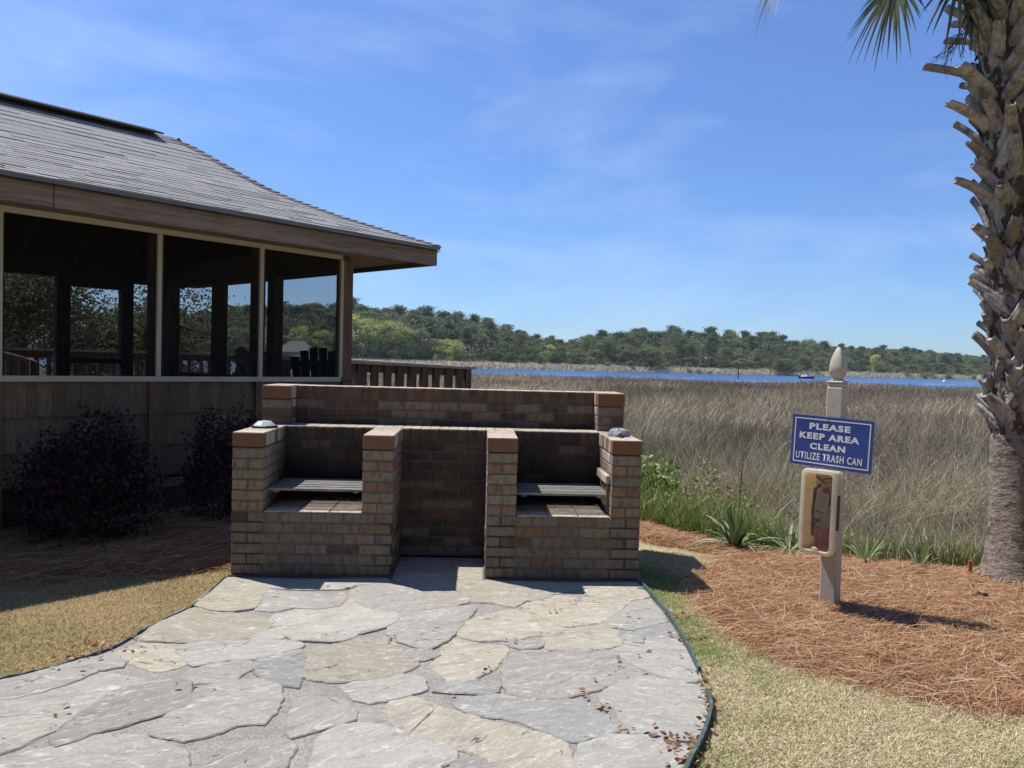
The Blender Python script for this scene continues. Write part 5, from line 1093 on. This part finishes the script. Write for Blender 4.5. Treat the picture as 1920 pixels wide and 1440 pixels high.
# fresh green grass beside the barbecue and short green growth along the straw
def greens(n, poly, hm, cols, label):
    P = scatter(poly, n); x, y = P.T; z = ground_h(x, y); H = hm * rng.uniform(.5, 1.2, n); a = rng.random(n) * 6.283; lean = rng.uniform(.1, .9, n); Q = np.zeros((n, 4, 3))
    for i in range(4): t = i / 3; o = H * lean * t ** 1.8 * .7; Q[:, i] = np.stack([x + np.cos(a) * o, y + np.sin(a) * o, z + H * t * (1 - .35 * lean * t)], 1)
    b = rng.random(n) * 3.14; tag(ribbons('fresh_grass', Q, np.stack([np.cos(b), np.sin(b), 0 * b], 1), rng.uniform(.005, .010, n)[:, None] * np.array([.8, 1, .8, .1]), pick(n, cols, [1] * len(cols)) * rng.uniform(.75, 1.25, (n, 1)), m_strap), label, 'grass', kind='stuff')
GC = [(.20, .31, .06), (.28, .38, .09), (.14, .23, .045), (.34, .38, .13)]
greens(2600, [(.9, 7.2), (1.25, 6.95), (1.5, 6.6), (1.85, 6.25), (2.3, 6.3), (2.2, 7.2), (1.7, 7.6), (.9, 8.1)], .52, GC + [(.34, .31, .17)], 'bright green long grass beside the barbecue')
greens(1300, [(1.0, 6.95), (1.3, 6.7), (1.6, 6.4), (1.95, 6.1), (2.15, 6.05), (2.0, 6.5), (1.5, 7.0)], .30, GC + [(.34, .31, .17)], 'fresh green grass just behind the pine straw')
greens(4200, [(1.9, 6.15), (2.25, 5.92), (2.9, 5.68), (3.4, 5.52), (4.2, 5.4), (4.4, 6.2), (3.4, 6.4), (2.4, 6.7)], .30, [(.24, .29, .09), (.32, .32, .17), (.38, .34, .22), (.17, .22, .07)], 'low mixed green and straw coloured growth along the pine straw')
# pale dry seed heads standing in the marsh near the palm
n = 900; y = rng.uniform(8.5, 17, n); x = y * rng.uniform(.36, .64, n); z = ground_h(x, y) + rng.uniform(.75, 1.2, n); v, f, c = leaves(np.stack([x, y, z], 1), rng.uniform(.010, .022, n), pick(n, [(.5, .43, .33), (.4, .33, .24)], [1, 1]), flat=-.5)
tag(np_mesh('seed_heads', v, f, m_reed, c), 'pale dry seed heads in the marsh grass', 'seed heads', kind='stuff')

# ================================================================== FAR SHORE
n = 26000; x = rng.uniform(-170, 330, n); y = shoreY(x) + 1.0 + rng.random(n) ** 1.4 * 34; z = ground_h(x, y); H = rng.uniform(1.1, 1.9, n); Q = np.zeros((n, 3, 3)); rx_ = rng.normal(0, .5, n); ry_ = rng.normal(.3, 1.0, n)
for i in range(3): t = i / 2; Q[:, i] = np.stack([x + rx_ * t, y + ry_ * t, z - .3 + (H + .3) * t], 1)
c = pick(n, [(.66, .57, .42), (.56, .48, .35), (.74, .66, .50), (.42, .41, .24)], [3, 2, 2, 1.0])
tag(ribbons('far_shore_reeds', Q, np.tile([1., 0, 0], (n, 1)), rng.uniform(.35, .8, n)[:, None] * np.array([1, .9, .3]), c, m_reed), 'tan reeds along the far bank of the river', 'reeds', kind='stuff')
m_fol = leafmat('forest_leaf', (1.8, 1.68, 1.9), trans=.4, rough=.7, spec=.15); m_ftrunk = M('forest_trunk', (.13, .105, .085), .95)
def clump_tree(kind, seed):
    """unit-height tree; crown of many small leaf faces in clumps, with trunk and limbs"""
    global rng; keep = rng; rng = np.random.default_rng(seed); r_ = random.Random(seed); mb = MB(); C = []; S = []; K = []
    if kind == 'pine':
        cols = [(.066, .095, .042), (.085, .115, .05), (.052, .074, .035), (.105, .135, .06)]; mb.tube([(0, 0, 0), (.008, .004, .5), (0, 0, .97)], [.014, .010, .003], 6); base = .45 + r_.random() * .12
        for k in range(34):
            t = r_.random(); zz = base + (1 - base) * t; rad = (.15 - .10 * t) * r_.uniform(.4, 1.1) * (1 if t > .15 else .7); a = r_.uniform(0, 6.28); c = (rad * math.cos(a), rad * math.sin(a), zz * .985)
            mb.tube([(0, 0, zz - .05), c], [.004, .002], 4); m = 100; C.append(rng.normal(0, 1, (m, 3)) * np.array([.040, .040, .024]) + c); S.append(np.full(m, .0165)); K.append(pick(m, cols, [2, 2, 2, 1]) * r_.uniform(.8, 1.2))
    else:
        cols = {'broad': [(.066, .092, .038), (.088, .115, .046), (.05, .07, .03)], 'lime': [(.24, .29, .08), (.29, .32, .10), (.19, .235, .065)], 'olive': [(.115, .142, .052), (.14, .165, .066), (.09, .112, .042)], 'bare': [(.17, .155, .12), (.21, .19, .15), (.14, .14, .09)], 'oak': [(.05, .06, .026), (.075, .082, .036), (.032, .04, .018), (.11, .10, .045)]}[kind]
        mb.tube([(0, 0, 0), (.01, 0, .3), (0, .01, .62)], [.024, .018, .006], 6)
        for k in range(34):
            u = r_.random(); zz = .22 + .76 * u; rad = .30 * math.sqrt(max(.03, 1 - ((u - .38) / .64) ** 2)) * r_.uniform(.35, 1.05); a = r_.uniform(0, 6.28); c = (rad * math.cos(a), rad * math.sin(a), min(zz, .95))
            mb.tube([(0, 0, zz * .55), (c[0] * .5, c[1] * .5, zz * .8), c], [.008, .005, .002], 4); m = 84 if kind != 'bare' else 20; C.append(rng.normal(0, 1, (m, 3)) * np.array([.052, .052, .040]) + c); S.append(np.full(m, .0195 if kind != 'bare' else .012)); K.append(pick(m, cols, [1] * len(cols)) * r_.uniform(.75, 1.25))
    C = np.concatenate(C); v, f, c = leaves(C, np.concatenate(S) * rng.uniform(.7, 1.4, len(C)), np.concatenate(K)); rng = keep
    nv = len(v); q4 = [fc if len(fc) == 4 else (*fc[:3], fc[2]) for fc in mb.f if len(fc) <= 4]
    V = np.concatenate([v, np.array(mb.v)]); 
    me = bpy.data.meshes.new(kind); me.from_pydata(V.tolist(), [], f.tolist() + [tuple(nv + i for i in fc) for fc in mb.f]); me.polygons.foreach_set('material_index', np.array([0] * len(f) + [1] * len(mb.f), np.int32))
    a = me.attributes.new('Col', 'FLOAT_COLOR', 'POINT'); a.data.foreach_set('color', np.c_[np.concatenate([c, np.ones((len(mb.v), 3))]), np.ones(len(V))].astype(np.float32).ravel()); me.materials.append(m_fol); me.materials.append(m_ftrunk); me.update(); return me
PROT = {k: [clump_tree(k, 100 * i + s) for s in range(n_)] for i, (k, n_) in enumerate((('pine', 5), ('broad', 3), ('olive', 3), ('lime', 2), ('bare', 2)))}
LAB = {'pine': ('pine_tree', 'tall dark green pine with a clumpy crown in the wood on the far shore', 'pine tree', 'pines on the far shore'), 'broad': ('broadleaf_tree', 'dark green rounded tree in the wood on the far shore', 'tree', 'dark rounded trees on the far shore'),
       'olive': ('olive_green_tree', 'mid green rounded tree in the wood on the far shore', 'tree', 'mid green trees on the far shore'), 'lime': ('spring_green_tree', 'bright yellow green tree in new leaf on the far shore', 'tree', 'yellow green trees on the far shore'), 'bare': ('bare_shrub', 'greyish brown half bare bush at the foot of the far wood', 'bush', 'bare bushes on the far shore')}
SKX = [300, 400, 520, 580, 620, 660, 700, 770, 850, 910, 940, 965, 1010, 1060, 1090, 1150, 1230, 1300, 1400, 1470, 1520, 1560, 1620, 1700, 1780, 1840, 1940]; SKH = [82, 92, 100, 104, 102, 106, 104, 98, 94, 84, 71, 64, 53, 45, 60, 70, 73, 73, 69, 64, 58, 53, 52, 50, 45, 39, 36]
def skyh(x, y): return np.interp(CX + FPX * x / y, SKX, SKH)
def ftree(kind, x, y, h, wd=1.):
    nm, lb, ct, gr = LAB[kind]; z = float(ground_h(np.array(x), np.array(y))); o = bpy.data.objects.new(nm, random.choice(PROT[kind])); COL.objects.link(o); o.location = (x, y, z - .3); o.scale = (h * wd, h * wd, h); o.rotation_euler = (0, 0, random.uniform(0, 6.28)); tag(o, lb, ct, gr)
NT = 0
for row, (off, cnt, kinds, wts, frac) in enumerate(((24, 52, ['broad', 'olive', 'bare', 'lime'], [5, 3, 2, 1.2], (.30, .55)), (36, 56, ['olive', 'broad', 'pine', 'lime'], [4, 4, 2, 1.3], (.50, .78)), (52, 58, ['pine', 'broad', 'olive'], [6, 2, 2], (.68, .97)), (72, 62, ['pine', 'pine', 'olive'], [6, 3, 1], (.84, 1.03)), (98, 50, ['pine'], [1], (.88, 1.09)))):
    for k in range(cnt):
        f = (k + random.uniform(-.35, .35)) / cnt; px = 310 + (1900 - 310) * f; tx = (px - CX) / FPX
        # point on the shore along that sight line
        y = (315 + .45 * 17) / (1 - .45 * tx) + off + random.uniform(-7, 7); x = tx * y; s = float(skyh(x, y)); gzz = float(ground_h(np.array(x), np.array(y)))
        H = (EYE + s * y / FPX - gzz) * random.uniform(*frac); kd = random.choices(kinds, wts)[0]
        if kd == 'lime' and not (640 < px < 900 or random.random() < .06): kd = 'olive'
        if kd == 'bare': H = min(H, 5.5)
        H = max(H, 3.); ftree(kd, x, y, H, random.uniform(.9, 1.25) * (1.15 if kd in ('broad', 'olive', 'lime') else 1.2) * min(1.6, max(1., 13 / H)))
for px, sz, kd in ((690, .62, 'lime'), (668, .66, 'lime'), (755, .55, 'lime'), (728, .62, 'lime'), (712, .5, 'olive'), (785, .55, 'olive'), (853, .40, 'lime'), (1640, .6, 'lime'), (560, .5, 'lime'), (600, .45, 'lime'), (500, .5, 'lime'), (440, .5, 'olive')):
    tx = (px - CX) / FPX; y = (315 + .45 * 17) / (1 - .45 * tx) + 21; x = tx * y; ftree(kd, x, y, float(skyh(x, y)) * y / FPX * sz * 1.25, 1.2)
for px, h, off in ((1310, 4.0, 6), (1330, 3.5, 5), (1290, 3.2, 8), (1460, 9, 6), (1478, 8, 6), (1500, 5, 9), (1530, 4, 7), (1700, 4, 7), (1730, 5, 6), (1745, 4.5, 7), (1780, 5, 6), (1830, 5, 6), (1180, 4.5, 12), (1210, 4, 11), (1235, 3.5, 10), (1140, 4, 16)):
    tx = (px - CX) / FPX; y = (315 + .45 * 17) / (1 - .45 * tx) + off; ftree('broad' if h > 7 else 'olive', tx * y, y, h, 1.7)
# forest floor mass behind the trunks
n = 60000; x = rng.uniform(-190, 360, n); y = shoreY(x) + 32 + rng.random(n) * 90; h = skyh(x, y) * y / FPX * .80; z = ground_h(x, y) + rng.random(n) * h; v, f, c = leaves(np.stack([x, y, z], 1), rng.uniform(.5, 1.1, n), pick(n, [(.07, .095, .04), (.09, .115, .05), (.055, .072, .034)], [1, 1, 1]))
tag(np_mesh('far_undergrowth', v, f, m_fol, c), 'dense undergrowth between the trees of the far wood', 'undergrowth', kind='stuff')
# two oaks left of the pavilion, seen through its screens
def oak(x, y, h, label, seed):
    z = float(ground_h(np.array(x), np.array(y))); t = empty('oak_tree', (x, y, z), label, 'oak tree', 0, 'oaks behind the pavilion'); r_ = random.Random(seed); mb = MB(); C = []
    mb.tube([(0, 0, -.2), (.1, 0, 1.2), (0, .1, 2.4)], [.42, .33, .28], 10)
    for k in range(14):
        a = k * .45 + r_.uniform(-.3, .3); L = r_.uniform(1.2, 2.2); e = Vector((L * math.cos(a), L * math.sin(a), r_.uniform(1.4, h * .82))); m = Vector((L * .5 * math.cos(a), L * .5 * math.sin(a), 2.2 + (e.z - 1.2) * .6)); mb.tube([(0, 0, 2.0), tuple(m), tuple(e)], [.16, .09, .03], 6)
        for q in (.45, .7, .95): 
            p = m.lerp(e, q * 2 - 1) if q > .5 else Vector((0, 0, 2.2)).lerp(m, q * 2)
            for s in range(4): C.append(np.array(p) + rng.normal(0, .4, 3))
    mb.build('trunk', m_ftrunk, t); P = np.concatenate([c + rng.normal(0, 1, (110, 3)) * np.array([.32, .32, .26]) for c in C]); n = len(P)
    v, f, c = leaves(P, rng.uniform(.035, .07, n), pick(n, [(.055, .065, .026), (.08, .088, .036), (.035, .042, .018), (.14, .12, .05)], [3, 3, 2, 1]) * rng.uniform(.8, 1.2, (n, 1))); np_mesh('crown', v, f, m_fol, c, t)
oak(-13.4, 20.5, 4.6, 'spreading dark oak seen through the leftmost screen of the pavilion', 1); oak(-10.3, 20.6, 4.4, 'oak with olive brown leaves seen through the pavilion just right of the leftmost screen', 2); oak(-16, 22, 4.8, 'farther oak at the left edge seen through the leftmost screen', 3)
# cottage on the far bank
cx_, cy_ = -84, 300; cz_ = float(ground_h(np.array(cx_), np.array(cy_))); t = empty('waterside_cottage', (cx_, cy_, cz_), 'small cottage with a grey hip roof on the far shore seen through the pavilion screen', 'house')
part('wall', M('cottage_siding', (.32, .30, .27), .8), lambda b: b.box(-6, 6, -4, 4, -.3, 3.6), t); part('roof', M('cottage_shingle', (.19, .185, .18), .9, var=(2, (.14, .135, .13), .4, .6)), lambda b: b.add([(-7, -5, 3.5), (7, -5, 3.5), (7, 5, 3.5), (-7, 5, 3.5), (-3, 0, 7.8), (3, 0, 7.8)], [(0, 1, 5, 4), (1, 2, 5), (2, 3, 4, 5), (3, 0, 4), (3, 2, 1, 0)]), t)
for x in (-3.5, 0, 3.5): part('window', M('cottage_glass', (.03, .035, .04), .1), lambda b: b.box(x - .6, x + .6, -4.04, -3.98, 1.2, 2.5), t)
# channel marker
p = gz(1384, 709, -1.2); sc_ = p[1] / FPX; t = empty('channel_marker', (p[0], p[1], -1.2), 'green channel marker on a pile standing in the river', 'channel marker')
part('pile', M('marker_pile', (.10, .085, .075), .9), lambda b: b.tube([(0, 0, -1.5), (0, 0, 18 * sc_)], .20, 8), t); m_gr = M('marker_green', (.02, .20, .09), .5)
part('day_board', m_gr, lambda b: (b.box(-.42, .42, -.26, -.21, 17 * sc_, 22.5 * sc_), b.box(-.14, .14, -.12, .12, 22.5 * sc_, 24.5 * sc_)), t)
# motor boat
p = gz(1513, 710, -1.2); sc_ = p[1] / FPX; t = empty('motor_boat', (p[0], p[1], -1.2), 'small dark hulled motor boat with white console moored at the far bank', 'boat', R(3)); L = 28 * sc_
def hull(b):
    vs = []; fs = []; N_ = 9
    for i in range(N_):
        u = i / (N_ - 1); x = -L / 2 + L * u; w = 1.05 * (1 - max(0, u - .45) ** 2 * 3.0); w = max(w, .05); zt = .62 + .3 * u * u
        vs += [(x, -w, zt), (x, -w * .75, .05), (x, 0, -.25), (x, w * .75, .05), (x, w, zt)]
    for i in range(N_ - 1):
        for k in range(4): fs.append((i * 5 + k, i * 5 + k + 1, (i + 1) * 5 + k + 1, (i + 1) * 5 + k))
    fs.append((0, 1, 2, 3, 4)); b.add(vs, fs)
part('hull', M('navy_hull', (.02, .025, .06), .3), hull, t); m_bw = M('white_gelcoat', (.75, .76, .77), .35)
part('deck', m_bw, lambda b: (b.box(-L / 2 + .1, L * .12, -.85, .85, .60, .72), b.box(L * .12, L * .36, -.55, .55, .68, .84)), t)
part('console', m_bw, lambda b: (b.box(-.5, .4, -.45, .45, .72, 1.6), b.box(-1.5, -.9, -.6, .6, .72, 1.15)), t); part('windscreen', gl, lambda b: b.obox((.35, 0, 1.78), (.02, 0, -.0), (0, .42, 0), (-.12, 0, .2)), t)
part('outboard', m_black, lambda b: b.box(-L / 2 - .35, -L / 2 + .02, -.2, .2, .1, 1.1, ch=.06), t)
part('canopy', m_bw, lambda b: (b.box(-.9, .6, -.6, .6, 2.25, 2.33), b.tube([(-.8, -.5, .7), (-.8, -.5, 2.25)], .03, 6), b.tube([(-.8, .5, .7), (-.8, .5, 2.25)], .03, 6), b.tube([(.5, -.5, .7), (.5, -.5, 2.25)], .03, 6), b.tube([(.5, .5, .7), (.5, .5, 2.25)], .03, 6)), t)
# mooring buoy
p = gz(1770.5, 717, -1.2); sc_ = p[1] / FPX; t = empty('mooring_buoy', (p[0], p[1], -1.2), 'small white buoy with a short mast on the river left of the palm', 'buoy')
part('float', m_bw, lambda b: b.lathe([(.1, -.2), (.45, 0), (.5, .35), (.3, .65), (.08, .75)], 14), t, True); part('mast', m_bw, lambda b: b.tube([(0, 0, .7), (0, 0, 1.5)], [.07, .05], 6), t)

# woodland: unseen leaf mass added behind the camera to cut low sky fill
n = 16000; a = np.radians(rng.uniform(188, 352, n)); r = rng.uniform(10.5, 17, n); zt = 10.5 + 2.5 * fnoise(a * 9, a * 0, 1.0, 3); z = rng.random(n) ** .8 * zt
v, f, c = leaves(np.stack([r * np.cos(a), r * np.sin(a) - 1, z], 1), rng.uniform(.3, .65, n), pick(n, [(.05, .07, .03), (.065, .085, .036), (.04, .052, .024)], [1, 1, 1]))
tag(np_mesh('sky_fill_blocker', v, f, m_fol, c), 'unseen leaf mass added behind the viewer to block low sky light', 'sky_blocker', kind='stuff')

# ------------------------------------------------------------------ thin haze over the river
mh = bpy.data.materials.new('haze_air'); mh.use_nodes = True; t_ = mh.node_tree; t_.nodes.clear(); o_ = t_.nodes.new('ShaderNodeOutputMaterial'); v_ = t_.nodes.new('ShaderNodeVolumePrincipled')
v_.inputs['Color'].default_value = (.86, .92, 1, 1); v_.inputs['Density'].default_value = .00012; t_.links.new(v_.outputs[0], o_.inputs['Volume'])
mb = MB(); mb.box(-1600, 1600, -60, 2000, -4.5, 46); tag(mb.build('haze', mh), 'thin pale haze over the river and marsh', 'haze', kind='stuff')
